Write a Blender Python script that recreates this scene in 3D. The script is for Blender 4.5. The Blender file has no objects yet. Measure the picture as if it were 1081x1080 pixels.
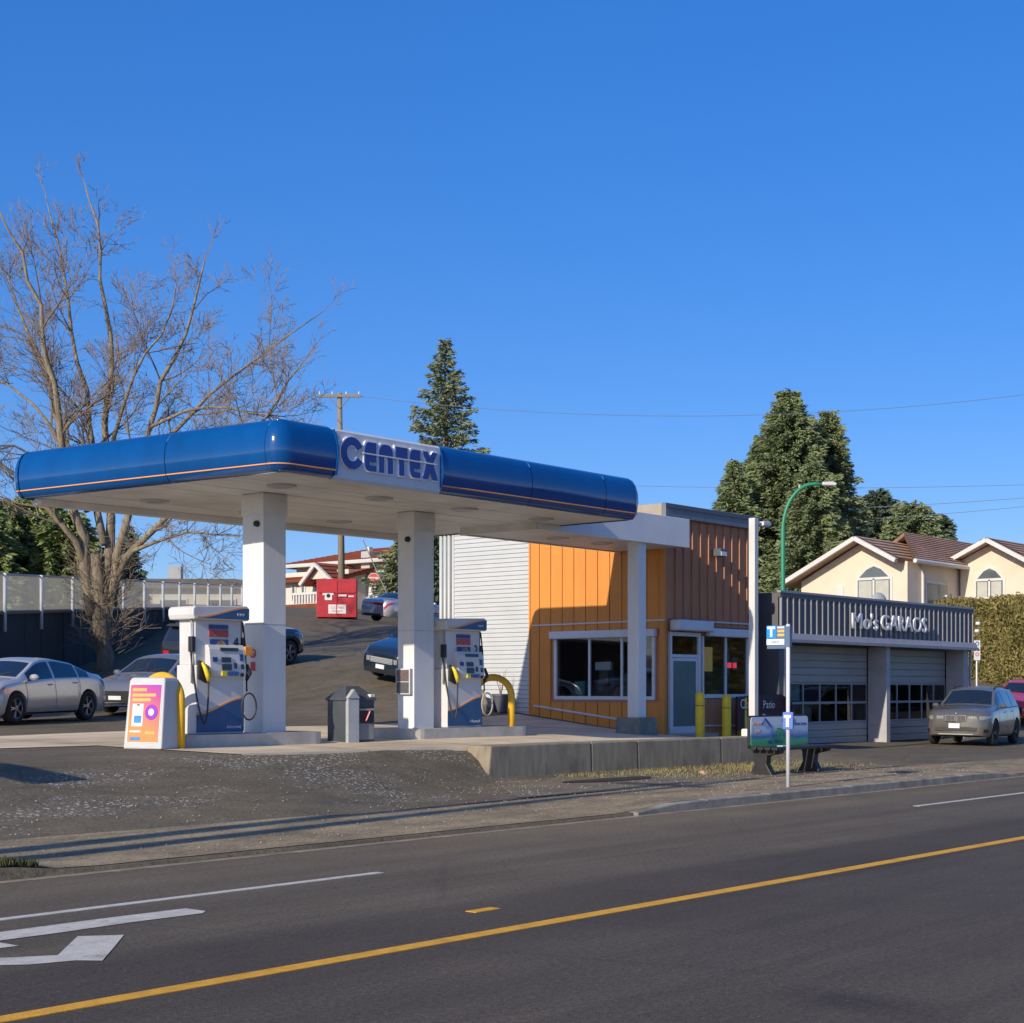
import bpy, math, random
import numpy as np
from mathutils import Vector, Matrix

random.seed(7); rng = np.random.default_rng(7)
S = bpy.context.scene
COL = S.collection
R = math.radians

# ------------------------------------------------------------------ camera
# World: X runs along the road to the right, Y away from the road, camera over the origin.
F = 1700.0                      # focal length in photograph pixels (1081 wide)
HOR = 728.0                     # horizon row
AZ = math.atan(1420 / F)
CA, SA = math.cos(AZ), math.sin(AZ)
CH = 1.85
cam = bpy.data.cameras.new('camera'); camo = bpy.data.objects.new('camera', cam); COL.objects.link(camo)
camo.location = (0, 0, CH); camo.rotation_euler = (R(90), 0, AZ - R(90))
cam.sensor_width = 36; cam.lens = 36 * F / 1081
cam.shift_y = (HOR - 540) / 1081
cam.clip_start = .1; cam.clip_end = 5000
S.camera = camo

# ------------------------------------------------------------------ world, sun, exposure
SUN_DIR = Vector((1.0, 0.085, -0.45)).normalized()        # direction the light travels
EL = math.asin(-SUN_DIR.z)
W = bpy.data.worlds.new('World'); S.world = W; W.use_nodes = True
nt = W.node_tree; nt.nodes.clear()
sky = nt.nodes.new('ShaderNodeTexSky'); sky.sky_type = 'NISHITA'; sky.sun_disc = False
sky.sun_elevation = EL; sky.sun_rotation = math.atan2(-SUN_DIR.x, -SUN_DIR.y)
sky.air_density = 1.0; sky.dust_density = 4.0; sky.ozone_density = 6.0; sky.altitude = 2000
# the phone's rendering of the sky: flatter gradient, deeper blue, over the whole dome alike
gmn = nt.nodes.new('ShaderNodeGamma'); gmn.inputs[1].default_value = .55
hs = nt.nodes.new('ShaderNodeHueSaturation'); hs.inputs['Saturation'].default_value = 1.61; hs.inputs['Hue'].default_value = .52; hs.inputs['Value'].default_value = 2.03
bg = nt.nodes.new('ShaderNodeBackground'); bg.inputs[1].default_value = 0.15
wo = nt.nodes.new('ShaderNodeOutputWorld')
nt.links.new(sky.outputs[0], gmn.inputs[0]); nt.links.new(gmn.outputs[0], hs.inputs['Color']); nt.links.new(hs.outputs[0], bg.inputs[0]); nt.links.new(bg.outputs[0], wo.inputs[0])
sl = bpy.data.lights.new('sun', 'SUN'); slo = bpy.data.objects.new('sun', sl); COL.objects.link(slo)
sl.energy = 4.5; sl.angle = R(.55); sl.color = (1, .885, .71)
slo.rotation_euler = SUN_DIR.to_track_quat('-Z', 'Y').to_euler(); slo.location = (-30, 0, 40)
S.view_settings.view_transform = 'Standard'; S.view_settings.look = 'None'
S.view_settings.exposure = 0.14; S.view_settings.gamma = 1; S.view_settings.use_curve_mapping = False
S.render.engine = 'CYCLES'; S.cycles.max_bounces = 6; S.cycles.transparent_max_bounces = 12

# ------------------------------------------------------------------ pixel -> place
def at(px, d):
    l = (px - 540.5) / F * d
    return CA * d + SA * l, SA * d - CA * l
def gz(px, py, z=0.0):
    d = F * (CH - z) / (py - HOR); return at(px, d)
def onX(px, X):
    r = (px - 540.5) / F; d = X / (CA + SA * r); return at(px, d)[1], d
def onY(px, Y):
    r = (px - 540.5) / F; d = Y / (SA - CA * r); return at(px, d)[0], d
def ZZ(py, d): return CH + (HOR - py) * d / F

# ------------------------------------------------------------------ materials
MATS = {}
def pm(name, col, rough=.6, var=.12, scale=4.0, bump=0.0, bscale=40.0, metal=0.0, spec=.5, coat=0.0, stretch=None, emit=0.0, alpha=1.0, dirt=0.0):
    """Principled material with noise-driven colour variation, roughness breakup and fine bump."""
    if name in MATS: return MATS[name]
    m = bpy.data.materials.new(name); m.use_nodes = True; n = m.node_tree.nodes; l = m.node_tree.links
    b = n['Principled BSDF']
    tc = n.new('ShaderNodeTexCoord'); src = tc.outputs['Object']
    if stretch:
        mp = n.new('ShaderNodeMapping'); mp.inputs['Scale'].default_value = stretch; l.new(src, mp.inputs[0]); src = mp.outputs[0]
    if var > 0:
        nz = n.new('ShaderNodeTexNoise'); nz.inputs['Scale'].default_value = scale; nz.inputs['Detail'].default_value = 6; nz.inputs['Roughness'].default_value = .65
        l.new(src, nz.inputs['Vector'])
        rp = n.new('ShaderNodeValToRGB'); rp.color_ramp.elements[0].position = .3; rp.color_ramp.elements[1].position = .7
        rp.color_ramp.elements[0].color = [c * (1 - var) for c in col] + [1]
        rp.color_ramp.elements[1].color = [min(1, c * (1 + var)) for c in col] + [1]
        l.new(nz.outputs[0], rp.inputs[0]); out = rp.outputs[0]
        if dirt > 0:
            n2 = n.new('ShaderNodeTexNoise'); n2.inputs['Scale'].default_value = scale * .35; n2.inputs['Detail'].default_value = 8
            l.new(tc.outputs['Object'], n2.inputs['Vector'])
            r2 = n.new('ShaderNodeValToRGB'); r2.color_ramp.elements[0].position = .5; r2.color_ramp.elements[1].position = .75
            l.new(n2.outputs[0], r2.inputs[0])
            mx = n.new('ShaderNodeMixRGB'); mx.blend_type = 'MULTIPLY'; mx.inputs[2].default_value = (1 - dirt, 1 - dirt * 1.05, 1 - dirt * 1.15, 1)
            l.new(r2.outputs[0], mx.inputs[0]); l.new(out, mx.inputs[1]); out = mx.outputs[0]
        l.new(out, b.inputs['Base Color'])
        mr = n.new('ShaderNodeMapRange'); mr.inputs['To Min'].default_value = max(.02, rough - .08); mr.inputs['To Max'].default_value = min(1, rough + .1)
        l.new(nz.outputs[0], mr.inputs[0]); l.new(mr.outputs[0], b.inputs['Roughness'])
    else:
        b.inputs['Base Color'].default_value = (*col, 1); b.inputs['Roughness'].default_value = rough
    if bump > 0:
        nb = n.new('ShaderNodeTexNoise'); nb.inputs['Scale'].default_value = bscale; nb.inputs['Detail'].default_value = 4
        l.new(src, nb.inputs['Vector'])
        bp = n.new('ShaderNodeBump'); bp.inputs['Strength'].default_value = bump; bp.inputs['Distance'].default_value = .02
        l.new(nb.outputs[0], bp.inputs['Height']); l.new(bp.outputs[0], b.inputs['Normal'])
    b.inputs['Metallic'].default_value = metal; b.inputs['Specular IOR Level'].default_value = spec
    b.inputs['Coat Weight'].default_value = coat; b.inputs['Coat Roughness'].default_value = .05
    if emit > 0:
        b.inputs['Emission Color'].default_value = (*col, 1); b.inputs['Emission Strength'].default_value = emit
    MATS[name] = m; return m

def glass(name, tint=(.6, .68, .68), refl=1.0):
    """thin window pane: fresnel reflection over a tinted transparent pane"""
    m = bpy.data.materials.new(name); m.use_nodes = True; n = m.node_tree.nodes; l = m.node_tree.links; n.clear()
    o = n.new('ShaderNodeOutputMaterial'); mx = n.new('ShaderNodeMixShader'); g = n.new('ShaderNodeBsdfGlossy'); t = n.new('ShaderNodeBsdfTransparent')
    fr = n.new('ShaderNodeFresnel'); fr.inputs[0].default_value = 1.55
    mt = n.new('ShaderNodeMath'); mt.operation = 'MULTIPLY_ADD'; mt.inputs[1].default_value = refl; mt.inputs[2].default_value = .03
    nz = n.new('ShaderNodeTexNoise'); nz.inputs['Scale'].default_value = .9
    bp = n.new('ShaderNodeBump'); bp.inputs['Strength'].default_value = .03; l.new(nz.outputs[0], bp.inputs['Height']); l.new(bp.outputs[0], g.inputs['Normal'])
    g.inputs['Roughness'].default_value = .02; t.inputs[0].default_value = (*tint, 1)
    l.new(fr.outputs[0], mt.inputs[0]); l.new(mt.outputs[0], mx.inputs[0]); l.new(t.outputs[0], mx.inputs[1]); l.new(g.outputs[0], mx.inputs[2]); l.new(mx.outputs[0], o.inputs[0])
    return m

def mesh_screen(name, col, cover):
    """wire mesh / slatted privacy netting: partly see-through woven surface"""
    m = bpy.data.materials.new(name); m.use_nodes = True; n = m.node_tree.nodes; l = m.node_tree.links; n.clear()
    o = n.new('ShaderNodeOutputMaterial'); mx = n.new('ShaderNodeMixShader'); g = n.new('ShaderNodeBsdfDiffuse'); t = n.new('ShaderNodeBsdfTransparent')
    g.inputs[0].default_value = (*col, 1); tl = n.new('ShaderNodeBsdfTranslucent'); tl.inputs[0].default_value = (*col, 1); m2 = n.new('ShaderNodeMixShader'); m2.inputs[0].default_value = .55; l.new(g.outputs[0], m2.inputs[1]); l.new(tl.outputs[0], m2.inputs[2])
    tc = n.new('ShaderNodeTexCoord'); nz = n.new('ShaderNodeTexNoise'); nz.inputs['Scale'].default_value = 1.2; nz.inputs['Detail'].default_value = 5
    l.new(tc.outputs['Object'], nz.inputs[0])
    mr = n.new('ShaderNodeMapRange'); mr.inputs['To Min'].default_value = cover - .12; mr.inputs['To Max'].default_value = cover + .12
    l.new(nz.outputs[0], mr.inputs[0]); l.new(mr.outputs[0], mx.inputs[0]); l.new(t.outputs[0], mx.inputs[1]); l.new(m2.outputs[0], mx.inputs[2]); l.new(mx.outputs[0], o.inputs[0])
    return m

# ------------------------------------------------------------------ mesh builder
class MB:
    def __init__(s): s.v = []; s.f = []
    def add(s, vs, fs):
        o = len(s.v); s.v += [tuple(p) for p in vs]; s.f += [tuple(i + o for i in f) for f in fs]; return s
    def box(s, x0, x1, y0, y1, z0, z1, rz=0, c=None):
        vs = [(x, y, z) for z in (z0, z1) for x, y in ((x0, y0), (x1, y0), (x1, y1), (x0, y1))]
        if rz:
            cx, cy = c or ((x0 + x1) / 2, (y0 + y1) / 2); k, q = math.cos(rz), math.sin(rz)
            vs = [(cx + (x - cx) * k - (y - cy) * q, cy + (x - cx) * q + (y - cy) * k, z) for x, y, z in vs]
        return s.add(vs, [(0, 3, 2, 1), (4, 5, 6, 7), (0, 1, 5, 4), (1, 2, 6, 5), (2, 3, 7, 6), (3, 0, 4, 7)])
    def prism(s, poly, d, a, b):
        """poly of 2D points extruded along axis d ('x','y','z') from a to b"""
        def P(p, t): return {'x': (t, p[0], p[1]), 'y': (p[0], t, p[1]), 'z': (p[0], p[1], t)}[d]
        n = len(poly); vs = [P(p, a) for p in poly] + [P(p, b) for p in poly]
        return s.add(vs, [tuple(range(n))[::-1], tuple(range(n, 2 * n))] + [(i, (i + 1) % n, n + (i + 1) % n, n + i) for i in range(n)])
    def tube(s, pts, r, n=8, cap=True):
        pts = [Vector(p) for p in pts]; rs = r if isinstance(r, (list, tuple)) else [r] * len(pts)
        o = len(s.v); pv = None
        for i, p in enumerate(pts):
            t = (pts[min(i + 1, len(pts) - 1)] - pts[max(i - 1, 0)])
            if t.length < 1e-9: t = Vector((0, 0, 1))
            t.normalize()
            if pv is None: pv = t.orthogonal().normalized()
            u = (pv - t * pv.dot(t))
            u = u.normalized() if u.length > 1e-6 else t.orthogonal().normalized()
            w = t.cross(u); pv = u
            for k in range(n):
                a = 2 * math.pi * k / n; q = p + (u * math.cos(a) + w * math.sin(a)) * rs[i]; s.v.append((q.x, q.y, q.z))
        for i in range(len(pts) - 1):
            for k in range(n):
                s.f.append((o + i * n + k, o + i * n + (k + 1) % n, o + (i + 1) * n + (k + 1) % n, o + (i + 1) * n + k))
        if cap:
            s.f.append(tuple(o + k for k in range(n))[::-1]); s.f.append(tuple(o + (len(pts) - 1) * n + k for k in range(n)))
        return s
    def lathe(s, prof, c=(0, 0, 0), axis='z', n=20):
        o = len(s.v)
        for r, h in prof:
            for k in range(n):
                a = 2 * math.pi * k / n; x, y = r * math.cos(a), r * math.sin(a)
                p = {'z': (x, y, h), 'y': (x, h, y), 'x': (h, x, y)}[axis]
                s.v.append((p[0] + c[0], p[1] + c[1], p[2] + c[2]))
        for i in range(len(prof) - 1):
            for k in range(n):
                s.f.append((o + i * n + k, o + i * n + (k + 1) % n, o + (i + 1) * n + (k + 1) % n, o + (i + 1) * n + k))
        return s
    def grid(s, P):
        """P: rows of points"""
        o = len(s.v); m = len(P[0])
        for r in P: s.v += [tuple(p) for p in r]
        for i in range(len(P) - 1):
            for j in range(m - 1):
                s.f.append((o + i * m + j, o + i * m + j + 1, o + (i + 1) * m + j + 1, o + (i + 1) * m + j))
        return s
    def mesh(s, name):
        me = bpy.data.meshes.new(name); me.from_pydata(s.v, [], s.f); return me
    def build(s, name, mat, parent=None, smooth=False, bev=0, loc=(0, 0, 0), rot=(0, 0, 0), fix=True):
        me = s.mesh(name); 
        if fix: fixn(me)
        return link(name, me, mat, parent, smooth, bev, loc, rot)

def fixn(me):
    import bmesh
    b = bmesh.new(); b.from_mesh(me); bmesh.ops.recalc_face_normals(b, faces=b.faces); b.to_mesh(me); b.free()

def link(name, me, mat, parent=None, smooth=False, bev=0, loc=(0, 0, 0), rot=(0, 0, 0)):
    if mat is not None and not me.materials: me.materials.append(mat)
    if smooth: me.polygons.foreach_set('use_smooth', [True] * len(me.polygons))
    o = bpy.data.objects.new(name, me); COL.objects.link(o); o.location = loc; o.rotation_euler = rot
    if parent: o.parent = parent
    if bev:
        md = o.modifiers.new('bevel', 'BEVEL'); md.width = bev; md.segments = 2; md.limit_method = 'ANGLE'
    return o
def tag(o, label, cat, group=None):
    o['label'] = label; o['category'] = cat
    if group: o['group'] = group
    return o
def thing(name, label, cat, loc=(0, 0, 0), rz=0, group=None):
    o = bpy.data.objects.new(name, None); COL.objects.link(o); o.location = loc; o.rotation_euler = (0, 0, rz); o.empty_display_size = .2
    return tag(o, label, cat, group)
def struct(o): o['kind'] = 'structure'; return o
def box(name, mat, parent, x0, x1, y0, y1, z0, z1, bev=0, rz=0):
    if mat is M_glass:                      # a pane is one thin sheet
        if x1 - x0 < y1 - y0: vs = [(x0, y0, z0), (x0, y1, z0), (x0, y1, z1), (x0, y0, z1)]
        else: vs = [(x0, y0, z0), (x1, y0, z0), (x1, y0, z1), (x0, y0, z1)]
        return MB().add(vs, [(0, 1, 2, 3)]).build(name, mat, parent, fix=False)
    return MB().box(x0, x1, y0, y1, z0, z1, rz).build(name, mat, parent, bev=bev, fix=False)
def quads_mesh(name, V, tri=False):
    """V: (n,4,3) array of quads -> mesh"""
    k = 3 if tri else 4
    n = len(V); me = bpy.data.meshes.new(name); me.vertices.add(n * k); me.vertices.foreach_set('co', V.reshape(-1).astype(np.float32))
    me.loops.add(n * k); me.loops.foreach_set('vertex_index', np.arange(n * k, dtype=np.int32))
    me.polygons.add(n); me.polygons.foreach_set('loop_start', np.arange(0, n * k, k, dtype=np.int32)); me.polygons.foreach_set('loop_total', np.full(n, k, dtype=np.int32))
    me.update(calc_edges=True); return me
_tc = {}
def text(name, s, size, mat, parent, loc, face='-y', ext=.004, align='CENTER', font_bold=0, sx=1.0):
    c = bpy.data.curves.new('t', 'FONT'); c.body = s; c.size = size; c.extrude = ext; c.align_x = align; c.align_y = 'CENTER'; c.offset = font_bold; c.resolution_u = 3
    t = bpy.data.objects.new('t', c); COL.objects.link(t)
    bpy.context.view_layer.update(); dg = bpy.context.evaluated_depsgraph_get()
    me = bpy.data.meshes.new_from_object(t.evaluated_get(dg)); bpy.data.objects.remove(t); bpy.data.curves.remove(c)
    me.materials.clear(); rot = {'-y': (R(90), 0, 0), '-x': (R(90), 0, R(-90)), 'x': (R(90), 0, R(90)), 'z': (0, 0, 0)}[face]
    o = link(name, me, mat, parent, loc=loc, rot=rot); o.scale = (sx, 1, 1); return o
def copy_tree(o, parent=None):
    c = o.copy(); COL.objects.link(c); c.parent = parent
    for ch in list(o.children): copy_tree(ch, c)
    return c

# ------------------------------------------------------------------ palette
M_white = pm('white_paint', (.60, .59, .57), .45, .05, 2, dirt=.12)
M_whitem = pm('white_metal', (.56, .56, .56), .4, .04, 2)
M_blue = pm('canopy_blue', (.001, .066, .25), .10, .10, 1.5, coat=.4, dirt=.14, stretch=(1.5, 1.5, .5))
M_dark = pm('black_plastic', (.02, .02, .022), .5, .1)
M_rub = pm('rubber', (.025, .025, .025), .8, .15, 20)
M_grey = pm('grey_metal', (.32, .33, .34), .45, .08)
M_dgrey = pm('dark_grey_paint', (.085, .10, .125), .5, .1, 3)
M_conc = pm('concrete', (.40, .37, .31), .9, .16, 3, .35, 60, dirt=.25)
M_concd = pm('weathered_concrete', (.27, .235, .17), .92, .25, 4, .5, 50, stretch=(3, 3, .35), dirt=.35)
M_yel = pm('safety_yellow', (.72, .42, .02), .5, .1, 8, dirt=.2)
M_alu = pm('aluminium', (.6, .62, .64), .35, .05, 5, metal=.7)
M_red = pm('red_paint', (.55, .03, .03), .45, .1)
M_wood = pm('pole_wood', (.24, .2, .15), .9, .25, 6, .4, 30, stretch=(6, 6, .5))
M_glass = glass('window_glass', (.62, .70, .70), .75)
M_steel = pm('galvanised', (.42, .44, .45), .45, .12, 10, metal=.4)
# ================================================================== TERRAIN
CP = np.array([
 (16,19.4,.82),(8,19.4,.80),(0,19.4,.75),(-15,19.4,.7),(22.7,20.2,.77),(28,20.2,.75),(32,20.2,.68),(20,22.7,.84),(24.4,22.7,.88),(28.5,22.7,.86),(16,24,.88),
 (33.2,22.8,.72),(37.4,22.8,.50),(38.6,22.6,.30),(45,22.6,.27),(51,22.6,.27),(36,20.2,.42),(40,20,.2),(46,20,.2),(53,20,.2),(60,20,.3),(46,26,.3),
 (33.2,27.1,1.2),(33.2,30,1.5),(28,28,1.05),(20.6,31.6,1.14),(17.5,31,1.08),(22.7,34,1.15),(16,30,.98),(8,30,.95),(-15,30,.9),(27,34,1.4),(29,35.5,1.5),(32.5,39,2.5),(36.3,33.2,2.3),(43,43,3.5),
 (50,52,5.05),(54.4,52,4.9),(22,38,1.2),(26,41.5,1.5),(40,52,3.6),(60.6,71,6.6),(75,75,7.2),(60,60,5.9),(44,34,3.0),(50,40,3.7),(66,50,5.0),
 (60,26,.85),(67,29,2.1),(72,36,3.0),(80,40,3.6),(90,30,3.0),(75,22,1.2),(90,20,1.0),(110,60,7),(110,100,9),(60,110,8.5),(20,110,8),(-30,110,6),(-30,60,3),(0,45,1.4),(10,60,3),(130,30,3)], float)
def tps_fit(P):
    n = len(P); xy = P[:, :2]; r2 = ((xy[:, None] - xy[None]) ** 2).sum(-1); K = np.where(r2 > 0, .5 * r2 * np.log(r2 + 1e-12), 0) + np.eye(n) * 2.0
    A = np.zeros((n + 3, n + 3)); A[:n, :n] = K; A[:n, n] = 1; A[:n, n + 1:] = xy; A[n, :n] = 1; A[n + 1:, :n] = xy.T
    return np.linalg.solve(A, np.r_[P[:, 2], 0, 0, 0])
TW = tps_fit(CP)
def plate(x, y):
    x = np.clip(np.asarray(x, float), -40, 130); y = np.clip(np.asarray(y, float), 14, 115)
    sh = np.broadcast(x, y).shape; x = np.broadcast_to(x, sh).ravel(); y = np.broadcast_to(y, sh).ravel(); o = np.empty(x.size)
    n = len(CP)
    for i in range(0, x.size, 20000):
        a = x[i:i + 20000]; b = y[i:i + 20000]; r2 = (a[:, None] - CP[None, :, 0]) ** 2 + (b[:, None] - CP[None, :, 1]) ** 2
        o[i:i + 20000] = (.5 * r2 * np.log(r2 + 1e-12)) @ TW[:n] + TW[n] + TW[n + 1] * a + TW[n + 2] * b
    return np.clip(o, 0, 9.5).reshape(sh)
YK = 13.85                                    # kerb line
def sstep(a, b, x): t = np.clip((x - a) / (b - a), 0, 1); return t * t * (3 - 2 * t)
def kerbh(x):                                 # raised footway or dropped crossing
    return .03 + .1 * (sstep(19.0, 20.6, x) - sstep(32.0, 33.0, x)) + .1 * (1 - sstep(8.6, 9.8, x)) + .1 * sstep(56, 57, x)
def ramp_ends(x):
    xs = [-1e4, 15, 22.4, 22.8, 32.2, 34.5, 40, 54, 58, 1e4]
    return np.interp(x, xs, [15.6, 15.6, 19.15, 19.55, 19.55, 17.5, 17, 17, 16, 16]), np.interp(x, xs, [19.4, 19.4, 20.2, 20.1, 20.1, 21.5, 22.5, 22.5, 21, 21])
def H(x, y):
    x = np.asarray(x, float); y = np.asarray(y, float)
    k = kerbh(x); a, b = ramp_ends(x)
    t = np.clip((y - a) / (b - a), 0, 1)
    flat = k + (np.maximum(.15, k) - k) * np.clip((y - YK) / 1.6, 0, 1)
    z = np.where(y <= a, flat, flat * (1 - t) + plate(x, np.maximum(y, b)) * t)
    z = np.where(y >= b, plate(x, y), z)
    return np.where(y < YK - .06, 0.0, z)
def h(x, y): return float(H(np.array([x]), np.array([y]))[0])

def asphalt(name, base, flecks=0.0, crack=True, bands=None):
    m = bpy.data.materials.new(name); m.use_nodes = True; n = m.node_tree.nodes; l = m.node_tree.links; b = n['Principled BSDF']
    tc = n.new('ShaderNodeTexCoord'); O = tc.outputs['Object']
    def noise(s, d=5, r=.6, stretch=None):
        q = n.new('ShaderNodeTexNoise'); q.inputs['Scale'].default_value = s; q.inputs['Detail'].default_value = d; q.inputs['Roughness'].default_value = r
        if stretch:
            mp = n.new('ShaderNodeMapping'); mp.inputs['Scale'].default_value = stretch; l.new(O, mp.inputs[0]); l.new(mp.outputs[0], q.inputs[0])
        else: l.new(O, q.inputs[0])
        return q.outputs[0]
    def ramp(v, a, b2, c0, c1):
        q = n.new('ShaderNodeValToRGB'); q.color_ramp.elements[0].position = a; q.color_ramp.elements[1].position = b2
        q.color_ramp.elements[0].color = (*c0, 1); q.color_ramp.elements[1].color = (*c1, 1); l.new(v, q.inputs[0]); return q.outputs[0]
    def mix(f, a, b2, t='MIX'):
        q = n.new('ShaderNodeMixRGB'); q.blend_type = t
        for i, v in ((0, f), (1, a), (2, b2)):
            if isinstance(v, (float, int)): q.inputs[i].default_value = v
            elif isinstance(v, tuple): q.inputs[i].default_value = (*v, 1)
            else: l.new(v, q.inputs[i])
        return q.outputs[0]
    def k(s): return tuple(c * s for c in base)
    c = ramp(noise(.35, 6), .3, .7, k(.86), k(1.14))
    if not bands: c = mix(.8 if not crack else .5, c, ramp(noise(1.3, 7, .72, (.6, 1.5, 1)), .36, .64, (.48, .49, .50), (1.25, 1.22, 1.14)), 'MULTIPLY')
    if bands:                                       # newer / older lanes of asphalt: (y, colour factor) steps
        sp = n.new('ShaderNodeSeparateXYZ'); l.new(O, sp.inputs[0])
        q = n.new('ShaderNodeValToRGB'); q.color_ramp.interpolation = 'LINEAR'; e = q.color_ramp.elements
        mr = n.new('ShaderNodeMapRange'); mr.inputs['From Min'].default_value = 0; mr.inputs['From Max'].default_value = 16
        ad = n.new('ShaderNodeMath'); ad.operation = 'MULTIPLY_ADD'; ad.inputs[1].default_value = .25; l.new(noise(.8, 5, .7, (.15, 1, 1)), ad.inputs[0]); l.new(sp.outputs[1], ad.inputs[2])
        l.new(ad.outputs[0], mr.inputs[0]); l.new(mr.outputs[0], q.inputs[0])
        e[0].position = bands[0][0] / 16; e[0].color = (*bands[0][1], 1)
        e[1].position = bands[-1][0] / 16; e[1].color = (*bands[-1][1], 1)
        for y, cc in bands[1:-1]:
            z = e.new(y / 16); z.color = (*cc, 1)
        c = mix(1.0, c, q.outputs[0], 'MULTIPLY')
        c = mix(.8, c, ramp(noise(1.0, 5, .7, (.03, 1.1, 1)), .36, .64, (.78, .78, .78), (1.16, 1.16, 1.15)), 'MULTIPLY')   # tyre wear along the lanes
    if bands:                                       # large random blotches: old patches, oil and damp
        c = mix(.7, c, ramp(noise(.16, 6, .7, (.5, 1.4, 1)), .38, .62, (.72, .72, .74), (1.12, 1.1, 1.06)), 'MULTIPLY')
        vm = n.new('ShaderNodeVectorMath'); vm.operation = 'SUBTRACT'; sxy = gz(900, 1058); vm.inputs[1].default_value = (sxy[0], sxy[1], 0); l.new(O, vm.inputs[0])  # separate dark oval blob at one set spot, fading outwards
        m2 = n.new('ShaderNodeMapping'); m2.inputs['Rotation'].default_value = (0, 0, -.75); m2.inputs['Scale'].default_value = (1.4, 1.0, 1); l.new(vm.outputs[0], m2.inputs[0])
        ln_ = n.new('ShaderNodeVectorMath'); ln_.operation = 'LENGTH'; l.new(m2.outputs[0], ln_.inputs[0])
        ad2 = n.new('ShaderNodeMath'); ad2.operation = 'MULTIPLY_ADD'; ad2.inputs[1].default_value = .5; l.new(noise(2.5, 5), ad2.inputs[0]); l.new(ln_.outputs['Value'], ad2.inputs[2])
        c = mix(1.0, c, ramp(ad2.outputs[0], .35, .85, (.62, .62, .64), (1, 1, 1)), 'MULTIPLY')
    c = mix(.8, c, ramp(noise(70, 3, .8), .3, .7, (.3, .3, .3), (1.7, 1.68, 1.65)), 'MULTIPLY')
    c = mix(.7, c, ramp(noise(22, 3, .8), .32, .68, (.5, .5, .5), (1.5, 1.48, 1.45)), 'MULTIPLY')
    if crack:
        vo = n.new('ShaderNodeTexVoronoi'); vo.feature = 'DISTANCE_TO_EDGE'; vo.inputs['Scale'].default_value = .33
        wn = n.new('ShaderNodeMixRGB'); wn.inputs[0].default_value = .12; l.new(O, wn.inputs[1])
        nn = n.new('ShaderNodeTexNoise'); nn.inputs['Scale'].default_value = 1.2; nn.inputs['Detail'].default_value = 6; l.new(O, nn.inputs[0]); l.new(nn.outputs[1], wn.inputs[2])
        l.new(wn.outputs[0], vo.inputs['Vector'])
        cm = ramp(vo.outputs['Distance'], .0, .008, (.6, .6, .6), (1, 1, 1)); c = mix(.35 if bands else .7, c, cm, 'MULTIPLY')
    if bands:                                       # loose grit lying on the road
        v4 = n.new('ShaderNodeTexVoronoi'); v4.inputs['Scale'].default_value = 7; l.new(O, v4.inputs['Vector'])
        g4 = ramp(v4.outputs['Distance'], .05, .09, (1, 1, 1), (0, 0, 0)); g4 = mix(1.0, g4, ramp(noise(.5, 5, .7, (.3, 1, 1)), .5, .66, (0, 0, 0), (1, 1, 1)), 'MULTIPLY'); c = mix(g4, c, (.26, .24, .2))
    if flecks > 0:
        vo = n.new('ShaderNodeTexVoronoi'); vo.inputs['Scale'].default_value = 11; vo.inputs['Randomness'].default_value = 1; l.new(O, vo.inputs['Vector'])
        sp1 = ramp(vo.outputs['Distance'], .22, .30, (1, 1, 1), (0, 0, 0))
        v2 = n.new('ShaderNodeTexVoronoi'); v2.inputs['Scale'].default_value = 27; l.new(O, v2.inputs['Vector'])
        sp2 = ramp(v2.outputs['Distance'], .18, .28, (1, 1, 1), (0, 0, 0))
        sp1 = mix(1.0, sp1, sp2, 'LIGHTEN')
        msk = ramp(noise(.42, 4, .6, (.55, 1.3, 1)), .50, .58, (.0, .0, .0), (1, 1, 1))
        sx = n.new('ShaderNodeSeparateXYZ'); l.new(O, sx.inputs[0])
        r1 = n.new('ShaderNodeMapRange'); r1.inputs['From Min'].default_value = 15.6; r1.inputs['From Max'].default_value = 16.3; l.new(sx.outputs[1], r1.inputs[0])
        r2 = n.new('ShaderNodeMapRange'); r2.inputs['From Min'].default_value = 21; r2.inputs['From Max'].default_value = 19.5; l.new(sx.outputs[1], r2.inputs[0])
        r3 = n.new('ShaderNodeMapRange'); r3.inputs['From Min'].default_value = 24; r3.inputs['From Max'].default_value = 22; l.new(sx.outputs[0], r3.inputs[0])
        f = mix(1.0, sp1, msk, 'MULTIPLY'); f = mix(1.0, f, r1.outputs[0], 'MULTIPLY'); f = mix(1.0, f, r2.outputs[0], 'MULTIPLY'); f = mix(1.0, f, r3.outputs[0], 'MULTIPLY')
        c = mix(f, c, (.50, .47, .42))
        # finer pale grit everywhere on the lot
        v3 = n.new('ShaderNodeTexVoronoi'); v3.inputs['Scale'].default_value = 16; l.new(O, v3.inputs['Vector'])
        g3 = ramp(v3.outputs['Distance'], .07, .12, (1, 1, 1), (0, 0, 0)); g3 = mix(1.0, g3, ramp(noise(.6, 4), .45, .6, (0, 0, 0), (1, 1, 1)), 'MULTIPLY')
        c = mix(g3, c, (.3, .3, .28))
    l.new(c, b.inputs['Base Color']); b.inputs['Roughness'].default_value = .85; b.inputs['Specular IOR Level'].default_value = .3
    bp = n.new('ShaderNodeBump'); bp.inputs['Strength'].default_value = .5; bp.inputs['Distance'].default_value = .012; l.new(noise(60, 4, .7), bp.inputs['Height']); l.new(bp.outputs[0], b.inputs['Normal'])
    return m
M_lot = asphalt('lot_asphalt', (.145, .122, .082), 1.0)
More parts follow.
